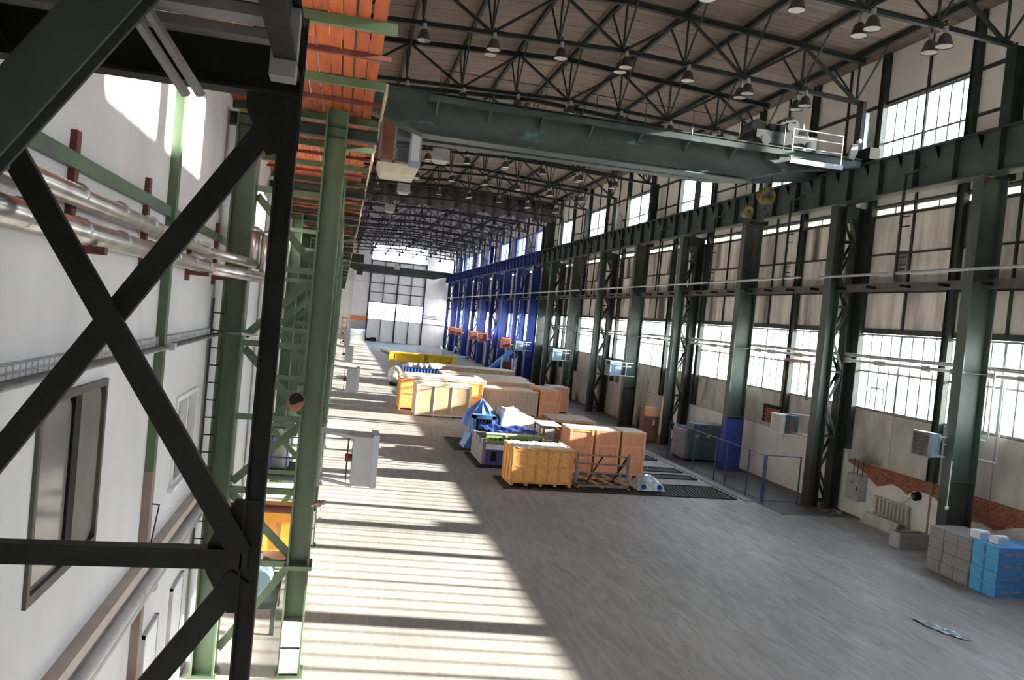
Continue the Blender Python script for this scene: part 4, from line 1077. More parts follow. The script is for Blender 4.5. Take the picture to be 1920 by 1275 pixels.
t = thing('pump_bench', 'dark machine bench between the legs of the first green column', 'machine', (-1.1, 16, 0))
MB().box(-1.5, -.7, 15.4, 17.2, .55, .68).build('bench_top', M['dark'], t)
for x in (-1.45, -.8):
    for y in (15.5, 17.0): MB().box(x, x + .08, y, y + .08, 0, .55).build('leg', M['dark'], t)
MB().tube((-1.1, 15.7, .95), (-1.1, 16.6, .95), .25, 14).build('pump_body', M['bluegrey'], t)
MB().tube((-1.1, 15.9, 1.1), (-1.1, 15.9, 1.5), .04, 8).build('valve', M['galv'], t)
# round cable drum stub on the first left column
t = thing('floodlight_can', 'rusty round lamp can fixed to the first green column', 'lamp', (-.55, 13.6, 4.85))
MB().tube((-.62, 13.68, 4.72), (-.58, 13.35, 4.85), .12, 14, .14).build('can', M['brownwood'], t); MB().tube((-.58, 13.35, 4.85), (-.578, 13.34, 4.852), .12, 14).build('lens', M['black'], t)
b = MB(); b.ball((-.08, 13.72, 3.05), .06); b.tube((-.2, 13.75, 3.0), (-.05, 13.72, 3.1), .03, 8); b.ball((0.0, 13.7, 3.08), .045)
tag(b.build('cable_clamp', M['brownpole'], None, True), 'small dark clamp on the hall side of the first green column', 'clamp')

# ------------------------------------------------------------------ things along the right wall
t = thing('electrical_cabinet', 'light grey electrical cabinet on the wall beside the laced column', 'cabinet', (20.5, 27.3, .65))
MB().box(20.45, XW - .005, 26.95, 27.75, .68, 1.72).build('casing', M['heater'], t)
d_ = MB().box(20.42, 20.45, 26.98, 27.72, .71, 1.69).build('door', M['galv'], t); MB().box(20.405, 20.42, 27.03, 27.07, 1.1, 1.25).build('handle', M['black'], d_)
MB().box(20.41, 20.42, 27.3, 27.5, 1.35, 1.42).build('label_plate', M['machgrey'], t)
for y in (27.1, 27.4, 27.65): MB().tube((20.65, y, 1.72), (20.65, y, 2.3), .02, 6).build('conduit', M['dark'], t)
t = thing('radiator', 'old cream tubular radiator on the peeling white wall', 'radiator', (20.65, 25.3, .4))
for i in range(9): MB().box(20.6, 20.72, 24.42 + i * .205, 24.52 + i * .205, .45, 1.12).build('radiator_section', M['radiator'], t)
for z in (.47, 1.1): MB().tube((20.66, 24.35, z), (20.66, 26.25, z), .045, 8).build('header_pipe', M['radiator'], t)
MB().path([(20.66, 24.9, 1.1), (20.7, 24.6, 1.35), (20.75, 24.25, 1.6)], .025, 6).build('feed_pipe', M['radiator'], t)
MB().box(20.6, XW, 24.4, 26.2, .3, .34).build('bracket', M['radiator'], t)
t = thing('wall_fan', 'small dark broken fan hanging out of the bare brick', 'fan', (20.7, 24.2, 1.6))
MB().tube((20.78, 24.15, 1.62), (20.6, 24.15, 1.58), .16, 12).build('fan_body', M['black'], t); MB().ball((20.58, 24.15, 1.58), .07).build('fan_hub', M['rack'], t)
b = MB(); b.prism([(26.55, .02), (24.6, .02), (24.45, .5), (26.25, .48)], 'x', 20.3, 20.4)
tag(b.build('leaning_slab', M['conc2']), 'grey concrete slab standing on edge below the radiator', 'slab')
for i, (x, l) in enumerate(((19.95, 2.2), (20.08, 2.0))):
    b = MB().box(x, x + .1, 24.4, 24.4 + l, .0, .05)
    tag(b.build('timber_length', M['machgrey']), 'thin grey timber on the floor by the slab, %s' % ('outer one' if i == 0 else 'inner one'), 'timber')
t = thing('concrete_box', 'grey hollow concrete trough lying beside the foam stack', 'trough', (19.8, 23.2, 0))
MB().box(19.25, 20.5, 22.98, 23.05, 0, .5).build('side_slab', M['foamgrey'], t); MB().box(19.25, 20.5, 23.5, 23.57, 0, .5).build('side_slab', M['foamgrey'], t)
MB().box(19.25, 19.32, 23.05, 23.5, 0, .5).build('end_slab', M['heater'], t); MB().box(20.43, 20.5, 23.05, 23.5, 0, .5).build('end_slab', M['foamgrey'], t); MB().box(19.32, 20.43, 23.05, 23.5, 0, .08).build('base_slab', M['foamgrey'], t)  # hall-side end slab in lighter grey: its lit face is put into the colour
b = MB().box(XW - .012, XW - .002, 23.96, 24.16, .3, .5)
b = MB()
for i in range(7):
    g = i * .9; b.box(XW - .006, XW, 24.05 + .09 * math.cos(g) - .03, 24.05 + .09 * math.cos(g) + .03, .42 + .08 * math.sin(g) - .02, .42 + .08 * math.sin(g) + .02)
b.build('spray_mark', M['yellowpaint'], wr)
b = MB().box(XW - .03, XW + .0, 23.55, 23.62, 0, 2.2); b.build('wall_conduit', M['brownpole'], wr)

# foam block stack: rows of grey packs, each pack its own thing
random.seed(21)
layers = [(0.0, .36, [(21.0, 20.47), (20.44, 19.92), (19.89, 19.38)]), (.37, .70, [(21.0, 20.42), (20.38, 19.32)]), (.71, 1.04, [(21.0, 20.42), (20.38, 19.86), (19.83, 19.32)]), (1.05, 1.37, [(21.0, 20.42), (20.38, 19.86), (19.83, 19.32)])]
nmv = ['bottom', 'second', 'third', 'top']
for li, (za, zb, rows) in enumerate(layers):
    for ri, (yb, ya) in enumerate(rows):
        x0 = 18.62 + random.uniform(-.015, .015)
        b = MB().box(x0, x0 + 1.22, ya, yb, za + .002, zb)
        o = b.build('foam_block', M['foamgrey'], None, False, (x0 + .6, (ya + yb) / 2, za))
        pos = ['against the column', 'middle', 'beside the blue packs'][ri] if len(rows) == 3 else ['against the column', 'long one beside the blue packs'][ri]
        tag(o, 'grey foam block in the %s layer of the stack, %s' % (nmv[li], pos), 'block', 'grey foam blocks')
for li in range(4):
    za, zb = li * .362, li * .362 + .355
    x0 = 18.6 + (.0 if li % 2 else .015)
    t = thing('foam_pack', 'blue film wrapped insulation pack, %s layer of the blue stack' % nmv[li], 'pack', (x0 + .7, 18.85, za), 'blue insulation packs')
    b = MB(); e = .03
    b.prism([(x0 + e, 18.38), (x0 + 1.5, 18.38), (x0 + 1.5, 19.3), (x0 + e, 19.3), (x0, 19.27), (x0, 18.41)], 'z', za + .003, zb)
    b.build('film_wrap', M['foamblue'], t)
    MB().box(x0 + .03, x0 + 1.5, 18.374, 18.381, za + .01, zb - .01).build('dark_end', M['foamdk'], t)  # whole near end overlaid in a darker blue
    MB().box(x0 - .005, x0 + .002, 18.78, 18.87, za + .05, zb - .06).build('film_vent', M['foamdk'], t)
    MB().box(x0 - .004, x0 + .002, 18.79, 18.83, za + .005, za + .35).build('film_seam', M['foamdk'], t)
    for q in (.22, .62, 1.05): MB().box(x0 + q, x0 + q + .24, 18.368, 18.375, za + .13, za + .2).build('printed_label', M['print'], t)
for i, (x, y, w, lab) in enumerate(((18.65, 19.12, .34, 'small white carton on the foam stack, taller one'), (18.8, 18.62, .3, 'small white carton with a blue end on the blue packs'))):
    t = thing('carton', lab, 'box', (x + .2, y + .15, 1.45))
    z0 = 1.45
    MB().box(x, x + .36, y, y + w, z0 + .003, z0 + .2 + .03 * (1 - i)).build('carton_body', M['whitepaint'], t)
    MB().box(x + .01, x + .35, y - .004, y, z0 + .01, z0 + .19).build('end_label', M['paleblue'], t)
    b = MB(); b.hull8([(x, y, z0 + .22), (x + .36, y, z0 + .22), (x + .36, y + .02, z0 + .22), (x, y + .02, z0 + .22)], [(x, y - .0, z0 + .235), (x + .36, y, z0 + .235), (x + .36, y + w / 2, z0 + .25), (x, y + w / 2, z0 + .25)]); b.build('lid_flap', M['whitepaint'], t)

# plastic sheet scrap on the floor
b = MB(); random.seed(9)
N = 16; K = 6; vs = []; fs = []
for i in range(N + 1):
    for j in range(K + 1):
        u, v = i / N, j / K - .5
        cx = 14.66 + (15.12 - 14.66) * u; cy = 16.78 + (15.42 - 16.78) * u
        wd = .42 * math.sin(math.pi * min(1, max(.05, u))) ** .7
        vs.append((cx + v * wd * .9 + random.uniform(-.02, .02), cy + v * wd * .35 + random.uniform(-.02, .02), .012 + random.uniform(0, .055) * (1 - abs(v))))
for i in range(N):
    for j in range(K): fs.append((i * (K + 1) + j, (i + 1) * (K + 1) + j, (i + 1) * (K + 1) + j + 1, i * (K + 1) + j + 1))
b.add(vs, fs)
tag(b.build('plastic_sheet', M['film']), 'crumpled clear plastic sheet lying on the open floor', 'sheet')
b = MB(); random.seed(2)
for i in range(14):
    x, y = 19.6 + random.uniform(0, .7), 27.2 + random.uniform(0, .7); a = random.uniform(0, 3)
    b.bar((x, y, .03 + random.random() * .06), (x + .3 * math.cos(a), y + .3 * math.sin(a), .03 + random.random() * .08), .05, .004)
tag(b.build('barrier_tape', M['radiator']), 'tangle of red and white barrier tape at the foot of the laced column', 'tape')

# blue mesh fence posts
fp = thing('fence_run', 'blue steel fence run of posts and rails along the dark floor strip', 'fence', (17.5, 34, 0))
for y in (29.05, 30.3, 32.2, 33.25, 35.5, 38.5): MB().box(17.48, 17.53, y - .025, y + .025, 0, 2.0).build('post', M['slate'], fp)
for z in (.1, 1.98): MB().box(17.49, 17.52, 29.05, 38.5, z - .014, z + .014).build('rail', M['slate'], fp)
fq = thing('end_fence', 'blue steel fence end panel reaching to the laced column', 'fence', (18.3, 29, 0))
for x in (17.58, 19.15): MB().box(x - .025, x + .025, 29.0, 29.05, 0, 2.0).build('post', M['slate'], fq)
for z in (.1, 1.98): MB().box(17.58, 19.15, 29.01, 29.04, z - .02, z + .02).build('rail', M['slate'], fq)

# blue grey machine by the boxed column
t = thing('machine_cabinet', 'blue grey machine cabinet standing behind the fence beside the blue boxed column', 'machine', (19.5, 38.6, 0))
MB().box(18.45, 20.3, 38.05, 39.9, .12, 1.7).build('casing', M['bluegrey'], t)
MB().box(18.6, 20.3, 38.0, 38.9, 1.7, 2.0).build('top_hood', M['bluegrey'], t)
MB().box(18.25, 18.45, 38.2, 39.8, .12, 1.62).build('side_door', M['machgrey'], t)
for x in (18.6, 19.2): MB().box(x, x + .5, 38.035, 38.05, .3, 1.55).build('door', M['bluegrey'], t)
for x in (18.75, 19.4): MB().box(x, x + .16, 38.02, 38.036, 1.3, 1.42).build('warning_plate', M['yellow'], t)
MB().box(18.35, 20.2, 38.1, 39.8, 0, .12).build('plinth', M['black'], t)
# brown cabinet farther along
t = thing('wooden_cabinet', 'red brown wooden cabinet by the laced column behind the plywood crates', 'cabinet', (18.8, 44.3, 0))
MB().box(18.25, 19.2, 43.95, 44.6, .05, 2.1).build('carcass', M['brownwood'], t)
MB().box(18.25, 19.2, 43.9, 43.95, 1.55, 2.1).build('top_panel', M['orange'] if False else M['plyb'], t)
MB().box(18.3, 19.15, 43.92, 43.95, .1, 1.5).build('door', M['brownwood'], t)
MB().box(18.8, 18.92, 43.9, 43.92, 1.05, 1.35).build('notice', M['whitepaint'], t)
for x in (18.27, 19.1): MB().box(x, x + .08, 44.0, 44.08, 0, .05).build('foot', M['black'], t)

# ------------------------------------------------------------------ floor grates
def grate(x0, x1, y0, y1, label):
    t = thing('floor_grate', label, 'grate', ((x0 + x1) / 2, (y0 + y1) / 2, 0))
    b = MB(); b.box(x0, x1, y0, y1, .0, .012); b.build('pit_cover', M['grate'], t)
    b = MB(); s = MB()
    for q in ((x0, x1, y0, y0 + .06), (x0, x1, y1 - .06, y1), (x0, x0 + .06, y0, y1), (x1 - .06, x1, y0, y1)): b.box(*q, .012, .05)
    b.build('frame', M['grate'], t)
    x = x0 + .2
    while x < x1 - .3:
        s.bar((x, y0 + .06, .03), (min(x + .35, x1 - .05), y1 - .06, .03), .04, .03); x += .16
    o = s.build('slats', M['rack'] if False else M['grate'], t); o['kind'] = 'stuff'


grate(6.7, 16.6, 29.35, 31.6, 'long dark slatted floor grate under the orange crate and steel rack')
grate(14.2, 16.6, 33.0, 33.9, 'dark slatted floor grate between plywood crates and kerb, nearest one')
grate(14.3, 16.6, 34.6, 35.6, 'dark slatted floor grate between plywood crates and kerb, second one')
grate(14.4, 16.6, 37.6, 39.0, 'dark slatted floor grate between plywood crates and kerb, third one')
grate(6.3, 9.6, 33.3, 36.8, 'dark slatted floor grate under the green machine bed')
grate(5.9, 9.2, 37.4, 41.0, 'dark slatted floor grate under the blue tarped machine')

# ------------------------------------------------------------------ crates
def crate(name, label, x0, x1, y0, y1, h, body, batten, top, nv=3, nh=1, ang=0.0, group=None, skids=4, lid=0, ny=3, zb=.1, z0=0.0):
    c = ((x0 + x1) / 2, (y0 + y1) / 2)
    t = thing(name, label, 'crate', (c[0], c[1], z0), group)

    def put(b, nm, m): return b.rot(c, ang).build(nm, m, t)
    zb += z0; h += z0
    put(MB().box(x0, x1, y0, y1, zb, h - .04), 'body', body)
    bw = .09
    for i in range(nv + 1):                     # vertical battens on the front and back
        x = x0 + (x1 - x0 - bw) * i / nv
        put(MB().box(x, x + bw, y0 - .025, y0, zb, h - .04), 'batten', batten)
    for j in range(nh + 2):
        z = zb + (h - .04 - zb - bw) * j / (nh + 1)
        put(MB().box(x0, x1, y0 - .018, y0 - .0005, z, z + bw), 'batten', batten)
    for i in range(ny + 1):
        y = y0 + (y1 - y0 - bw) * i / ny
        put(MB().box(x0 - .025, x0, y, y + bw, zb, h - .04), 'batten', batten)
        put(MB().box(x1, x1 + .025, y, y + bw, zb, h - .04), 'batten', batten)
    if lid:
        wy = (y1 - y0 + .06) / lid
        for i in range(lid): put(MB().box(x0 - .03, x1 + .03, y0 - .03 + i * wy + .008, y0 - .03 + (i + 1) * wy - .008, h - .04 + random.uniform(0, .008), h), 'lid_board', top)
    else: put(MB().box(x0 - .03, x1 + .03, y0 - .03, y1 + .03, h - .04, h), 'lid', top)
    for i in range(skids):
        x = x0 + (x1 - x0 - .1) * i / max(1, skids - 1)
        put(MB().box(x, x + .1, y0, y1, z0 + .002, zb), 'skid', batten)
    return t


random.seed(31)
A = crate('shipping_crate', 'orange chipboard crate with a torn pale foil top, nearest on the floor', 7.05, 9.55, 29.85, 31.35, 1.5, M['osb'], M['osbd'], M['osb'], 5, 1, 0.03, None, 5, 0, 3, z0=.05)
b = MB(); vs = []; fs = []; N, K = 18, 8
for i in range(N + 1):
    for j in range(K + 1):
        vs.append((7.03 + 2.54 * i / N, 29.8 + 1.6 * j / K, 1.56 + random.uniform(0, .045) - (random.uniform(0.0, .09) if j == 0 else 0)))
for i in range(N):
    for j in range(K): fs.append((i * (K + 1) + j, (i + 1) * (K + 1) + j, (i + 1) * (K + 1) + j + 1, i * (K + 1) + j + 1))
b.add(vs, fs).rot((8.3, 30.6), .03).build('foil_cover', M['paletop'], A)
pl = ['nearest the blue machines', 'middle one of three', 'nearest the fence']
for i, x in enumerate((10.28, 11.5, 12.72)):
    crate('plywood_crate', 'tall pink plywood crate behind the steel rack, %s' % pl[i], x, x + 1.08, 32.85, 34.25, 2.05, M['ply'], M['plyb'], M['paletop'], 1, 2, random.uniform(-.03, .03), 'tall plywood crates', 3, 0, 1)
crate('shipping_crate', 'pale board crate with wide planks, front of the crate row', 5.05, 8.5, 48.9, 51.0, 2.05, M['pale'], M['paletop'], M['paletop'], 3, 0, 0.0, None, 4, 6, 2, .06)
crate('shipping_crate', 'orange brown crate half hidden behind the pale front crate', 4.25, 9.75, 51.6, 53.6, 2.1, M['osb'], M['osbd'], M['paletop'], 5, 1, 0.0, None, 4, 5, 2)
crate('shipping_crate', 'weathered grey board crate with three upright battens', 9.95, 13.75, 52.2, 54.6, 1.75, M['greywood'], M['pale'], M['paletop'], 3, 0, 0.0, None, 4, 6, 2)
crate('plywood_crate', 'pink plywood crate with a grey lid at the end of the crate row', 13.95, 15.4, 52.3, 55.4, 1.95, M['ply'], M['plyb'], M['greywood'], 1, 1, 0.0, None, 3, 0, 2)
crate('plywood_crate', 'pink plywood crate set back at the end of the crate row near the columns', 15.6, 17.0, 55.6, 57.6, 1.9, M['ply'], M['plyb'], M['greywood'], 1, 1, 0.0, None, 3, 0, 2)
crate('shipping_crate', 'long flat crate with a bright board lid behind the orange brown crate', 4.6, 10.6, 55.2, 58.6, 1.95, M['pale'], M['pale'], M['paletop'], 4, 0, 0.0, None, 4, 7, 2)
crate('shipping_crate', 'long flat crate with a bright board lid behind the weathered crate', 10.9, 15.1, 58.8, 62.6, 1.75, M['greywood'], M['pale'], M['paletop'], 4, 0, 0.0, None, 4, 6, 2)
crate('shipping_crate', 'long reddish flat crate, second row from the yellow beam', 8.9, 16.4, 66, 69, 1.5, M['ply'], M['plyb'], M['paletop'], 5, 0, 0.0, None, 4, 5, 2)
crate('shipping_crate', 'long pale flat crate in the row nearest the yellow beam', 9.0, 17.2, 75, 78, 1.5, M['pale'], M['pale'], M['paletop'], 5, 0, 0.0, None, 4, 5, 2)
crate('plywood_crate', 'low brown plywood crate behind the tall plywood crates', 11.9, 14.4, 41.5, 44.0, 1.3, M['brownwood'], M['plyb'], M['greywood'], 2, 0, 0.0, None, 3, 0, 2)
b = MB(); random.seed(6); vs = []; fs = []; N, K = 8, 8
for i in range(N + 1):
    for j in range(K + 1):
        u, v = i / N - .5, j / K - .5
        vs.append((15.2 + u * 1.5, 45.6 + v * 1.5, max(.02, .95 * (1 - (2.1 * u) ** 2) * (1 - (2.1 * v) ** 2) + random.uniform(-.06, .06)) if abs(u) < .48 and abs(v) < .48 else .02))
for i in range(N):
    for j in range(K): fs.append((i * (K + 1) + j, (i + 1) * (K + 1) + j, (i + 1) * (K + 1) + j + 1, i * (K + 1) + j + 1))
tag(b.add(vs, fs).build('wrapped_bundle', M['film']), 'white plastic covered heap behind the tall plywood crates', 'bundle')

# steel rack
t = thing('steel_rack', 'grey welded steel rack frame with open top standing on the dark grate', 'rack', (11, 31, .05))
x0, x1, y0, y1 = 9.85, 12.15, 30.0, 32.0
R_ = M['rack']
for y in (y0, y1): MB().box(x0, x1, y, y + .08, .1, .2).build('base_beam', R_, t)
for x in (x0, x1 - .08): MB().box(x, x + .08, y0, y1, .1, .2).build('base_beam', R_, t)
for y in (30.6, 31.2): MB().box(x0, x1, y, y + .07, .12, .18).build('base_bar', R_, t)
for x in (10.3, 10.95, 11.6): MB().bar((x, y1, .22), (x + .45, y0, .22), .06, .05).build('base_diagonal', M['osbd'], t)
for x in (x0, x1 - .09):
    MB().box(x, x + .09, y0 + .3, y0 + .39, .2, 1.45).build('post', R_, t)
    MB().bar((x + .05, y0 + .4, 1.25), (x + .05, y1 - .2, .2), .05, .05).build('back_stay', R_, t)
for z in (1.33, .98, .62): MB().box(x0, x1, y0 + .32, y0 + .38, z - .03, z + .03).build('cross_rail', R_, t)
for x in (10.4, 11.45): MB().bar((x, y0 + .42, .2), (x + .6, y0 + .42, 1.3), .05, .05, (0, 1, 0)).build('cross_brace', M['black'], t)
for x in (10.6, 10.8, 11.3, 11.5): MB().box(x, x + .03, y0 + .33, y0 + .37, 1.36, 1.44).build('peg', R_, t)
for x in (x0, 10.9, x1 - .1): MB().box(x, x + .1, y0, y1, .05, .1).build('skid', M['osbd'], t)

# plastic covered bundle on the grate
t = thing('wrapped_bundle', 'clear plastic wrapped bundle with blue ends beside the steel rack', 'bundle', (13.1, 30.5, .05))
b = MB(); vs = []; fs = []; N, K = 14, 10; random.seed(8)
for i in range(N + 1):
    for j in range(K + 1):
        u, v = i / N * 2 - 1, j / K * 2 - 1
        q = max(0, 1 - u * u) ** .5 * max(0, 1 - v * v) ** .35
        vs.append((13.1 + u * .62, 30.6 + v * .6, .06 + .55 * q + (random.uniform(-.03, .03) if q > .1 else 0)))
for i in range(N):
    for j in range(K): fs.append((i * (K + 1) + j, (i + 1) * (K + 1) + j, (i + 1) * (K + 1) + j + 1, i * (K + 1) + j + 1))
b.add(vs, fs).build('film_cover', M['film'], t)
for x in (12.75, 13.45): MB().tube((x, 30.02, .2), (x, 30.3, .2), .11, 12).build('blue_roll', M['blue'], t)
MB().box(12.6, 13.6, 30.1, 31.1, .052, .09).build('pallet_board', M['black'], t)

# green bed machine and violet cabinet (one machine)
t = thing('machine_bed', 'green machine bed with round holes above a violet cabinet, behind the orange crate', 'machine', (8, 34.5, .05))
MB().box(6.72, 9.3, 33.75, 36.4, .95, 1.12).build('bed_base', M['machgrey'], t)
MB().box(6.72, 9.3, 33.72, 33.8, 1.05, 1.42).build('front_plate', M['machgreen'], t)
MB().box(6.72, 9.3, 33.7, 33.9, 1.42, 1.47).build('top_rail', M['creamplate'], t)
for i in range(12): MB().tube((6.95 + i * .2, 33.70, 1.22), (6.95 + i * .2, 33.73, 1.22), .07, 12).build('round_hole', M['black'], t)
for i in (3, 5, 8): MB().box(6.78 + i * .27, 6.8 + i * .27, 33.70, 33.73, 1.06, 1.42).build('plate_joint', M['creamplate'], t)
MB().box(6.74, 9.3, 33.66, 34.0, .75, .97).build('white_ledge', M['whitepaint'], t)
MB().box(6.74, 9.3, 33.7, 34.4, .06, .75).build('violet_panel', M['purple'], t)
MB().box(7.0, 7.25, 33.685, 33.70, .25, .65).build('panel_opening', M['black'], t)
MB().box(6.6, 6.74, 33.75, 36.6, .06, 1.15).build('side_panel', M['machgrey'], t)
for y in (34.4, 35.3, 36.2): MB().box(6.57, 6.6, y, y + .25, .9, 1.1).build('side_fitting', M['brownpole'], t)
vs = []; fs = []; b = MB(); random.seed(12)
for i in range(13):
    for j in range(5):
        vs.append((6.75 + i * .2, 34.0 + j * .5, 1.485 + .05 * (1 + math.sin(i * 1.1 + j)) ))
for i in range(12):
    for j in range(4): fs.append((i * 5 + j, (i + 1) * 5 + j, (i + 1) * 5 + j + 1, i * 5 + j + 1))
tag(MB().add(vs, fs).build('blue_sheet', M['blue']), 'rumpled dark blue sheet lying over the green machine bed', 'sheet')

# blue portal machine under a tarp cone
t = thing('portal_machine', 'bright blue open frame machine standing under the pointed blue tarp', 'machine', (7.4, 38.3, .05))
for x in (6.83, 7.78): MB().box(x, x + .16, 37.95, 38.5, .06, 1.68).build('frame_post', M['machblue'], t)
MB().box(6.83, 7.94, 37.95, 38.5, 1.5, 1.7).build('frame_head', M['machblue'], t)
MB().box(6.95, 7.8, 38.3, 38.45, .06, 1.5).build('dark_curtain', M['black'], t)
for i in range(5): MB().box(7.0 + i * .16, 7.05 + i * .16, 38.24, 38.3, .3, 1.45).build('guard_bar', M['rack'], t)
MB().hull8([(6.4, 37.7, .06), (7.1, 37.7, .06), (7.1, 39.0, .06), (6.4, 39.0, .06)], [(6.75, 37.8, .75), (7.1, 37.8, .75), (7.1, 39.0, .75), (6.75, 39.0, .75)]).build('sloped_base', M['machblue'], t)
MB().box(6.8, 8.2, 38.5, 40.4, .06, 1.5).build('housing', M['machgrey'], t)
b = MB(); random.seed(14); n = 22; apex = (7.45, 39.3, 2.42); vs = [apex]; fs = []
for rr, zz in ((.13, 2.30), (.48, 1.95), (.80, 1.62), (.95, 1.0)):
    for i in range(n):
        g = 2 * math.pi * i / n; q = rr * (1 + .07 * (-1) ** i)
        vs.append((apex[0] + q * math.cos(g), apex[1] + q * 1.15 * math.sin(g), zz + random.uniform(-.03, .03)))
for i in range(n): fs.append((0, 1 + i, 1 + (i + 1) % n))
for k in range(3):
    for i in range(n): fs.append((1 + k * n + i, 1 + (k + 1) * n + i, 1 + (k + 1) * n + (i + 1) % n, 1 + k * n + (i + 1) % n))
tag(b.add(vs, fs).build('tarp_cone', M['tarpb']), 'pointed blue tarp gathered into folds over the blue machine', 'tarp')

# white tarp covered machine
random.seed(17); b = MB(); vs = []; fs = []; N, K = 20, 16
for i in range(N + 1):
    for j in range(K + 1):
        u, v = i / N, j / K
        hgt = 1.95 if u < .45 else 1.95 - (u - .45) * .95
        x = 8.25 + 2.1 * u; y = 38.2 + 2.3 * v
        e = min(1, min(u, 1 - u) * 9, min(v, 1 - v) * 7)
        vs.append((x, y, .35 + (hgt - .35) * (e ** .4 if e > 0 else 0) + .05 * math.sin(5 * x + 2 * y) + .04 * math.sin(7 * y - 3 * x) + random.uniform(-.012, .012)))
for i in range(N):
    for j in range(K): fs.append((i * (K + 1) + j, (i + 1) * (K + 1) + j, (i + 1) * (K + 1) + j + 1, i * (K + 1) + j + 1))
t = thing('tarped_machine', 'large machine hidden under a dirty white tarp beside the blue tarp cone', 'machine', (9.3, 39.3, 0))
b.add(vs, fs).build('white_tarp', M['tarpw'], t)
MB().box(8.45, 10.15, 38.5, 40.3, 0, .9).build('machine_base', M['machgrey'], t)
MB().box(8.9, 9.5, 38.12, 38.3, .3, 1.2).build('exposed_panel', M['machgrey'], t)
# dark glazed booth
t = thing('glazed_booth', 'small dark control booth with pale panes and a pale roof beside the white tarp', 'booth', (10.0, 36, 0))
x0, x1, y0, y1 = 9.65, 10.55, 35.5, 36.9
MB().box(x0 - .05, x1 + .05, y0 - .05, y1 + .05, 1.72, 1.78).build('roof_board', M['paletop'], t)
fr = MB()
for x, y in ((x0, y0), (x1 - .08, y0), (x0, y1 - .08), (x1 - .08, y1 - .08)): fr.box(x, x + .08, y, y + .08, 0, 1.72)
for z in (.92, 1.64): fr.box(x0, x1, y0, y0 + .08, z, z + .08); fr.box(x0, x0 + .08, y0, y1, z, z + .08); fr.box(x1 - .08, x1, y0, y1, z, z + .08); fr.box(x0, x1, y1 - .08, y1, z, z + .08)
fr.build('booth_frame', M['brownwood'], t)
MB().box(x0 + .2, x1 - .2, y0 + .02, y0 + .04, 1.05, 1.6).build('pane', M['heater'], t)  # opaque panes, one grey and one pale blue
MB().box(x0 + .02, x0 + .04, y0 + .4, y1 - .4, 1.05, 1.6).build('pane', M['paleblue'], t)
MB().box(x0 + .05, x1 - .05, y0 + .05, y1 - .05, .9, .94).build('shelf', M['paletop'], t)
MB().box(x0 + .1, x1 - .1, y0 + .1, y1 - .1, 0.02, .85).build('base_cabinet', M['black'], t)
MB().box(x0 + .3, x1 - .3, y0 + .085, y0 + .1, .3, .7).build('gauge_panel', M['paleblue'], t)

# blue ribbed container with bulk bags, white roll, bags
t = thing('ribbed_container', 'blue ribbed steel container heaped with bulk bags behind the crates', 'container', (7.6, 71, 0))
x0, x1, y0, y1, h = 5.9, 9.4, 69.5, 72.5, 1.55
for q in ((x0, x1, y0, y0 + .06), (x0, x1, y1 - .06, y1), (x0, x0 + .06, y0, y1), (x1 - .06, x1, y0, y1)): MB().box(*q, .0, h).build('wall_sheet', M['blue'], t)
for i in range(12): MB().box(x0 + .1 + i * .28, x0 + .2 + i * .28, y0 - .06, y0, .1, h - .1).build('rib', M['machblue'], t)
MB().box(x0 - .05, x1 + .05, y0 - .08, y0 + .06, h - .1, h + .02).build('top_rim', M['bluetr'], t)
b = MB(); random.seed(19)
for i in range(6): b.ball((x0 + .5 + i * .5, 70.6 + random.uniform(-.3, .3), h + .05), .5, 10, 6, (1, 1.2, .55))
b.build('bag_heap', M['tarpw'], t, True)
b = MB(); b.ball((9.9, 70.2, .75), .72, 14, 8, (.8, 1.1, 1.04)); tag(b.build('bulk_bag', M['tarpw'], None, True), 'round white bulk bag at the end of the blue container', 'bag')
b = MB(); b.ball((5.1, 69.2, .8), .8, 12, 8, (.75, 1, 1.0)); b.ball((5.0, 68.5, .45), .45, 10, 6); tag(b.build('bulk_bag', M['tarpw'], None, True), 'sagging pale bulk bag on the sunlit side of the blue container', 'bag')
b = MB(); random.seed(23)
for i in range(9): b.box(4.6 + i * .22, 4.75 + i * .22, 67.0 + random.uniform(0, .5), 68 + random.uniform(0, .5), 0, random.uniform(.08, .3))
tag(b.build('scrap_offcuts', M['black']), 'dark scrap offcuts on the floor below the sagging bag', 'scrap', kind='stuff')
# yellow lifting beam
t = thing('lifting_beam', 'yellow steel lifting beam with two pale blue uprights lying across the far floor', 'beam', (10.2, 96, 0))
MB().box(6.9, 13.9, 95.5, 95.9, .35, 1.25).build('beam_web', M['yellow'], t)
MB().box(6.2, 14.3, 95.2, 96.3, 1.25, 1.38).build('top_flange', M['yellow'], t); MB().box(6.9, 13.9, 95.2, 96.3, .28, .36).build('bottom_flange', M['yellow'], t)
for x in (6.2, 9.9, 11.0, 13.8): MB().box(x, x + .5, 95.15, 96.4, 0, 1.36).build('end_block', M['yellow'], t)
MB().bar((12.9, 95.7, 1.35), (12.3, 95.7, 2.6), .2, .2, (0, 1, 0)).build('upright', M['paleblue'], t); MB().bar((13.7, 95.7, 1.35), (14.2, 95.7, 2.65), .2, .2, (0, 1, 0)).build('upright', M['paleblue'], t)
b = MB(); b.hull8([(8.8, 98.0, .1), (10.6, 97.5, .1), (9.3, 122, .1), (6.6, 122, .1)], [(8.8, 98.0, .45), (10.6, 97.5, .45), (9.3, 122, .45), (6.6, 122, .45)])
t = thing('steel_plate', 'long pale grey steel plate on bearers beyond the yellow beam', 'plate', (9, 110, 0))
b.build('plate', M['heater'], t)
for y in (100, 110, 120): MB().box(7.2, 9.6, y, y + .3, 0, .1).build('bearer', M['brownwood'], t)
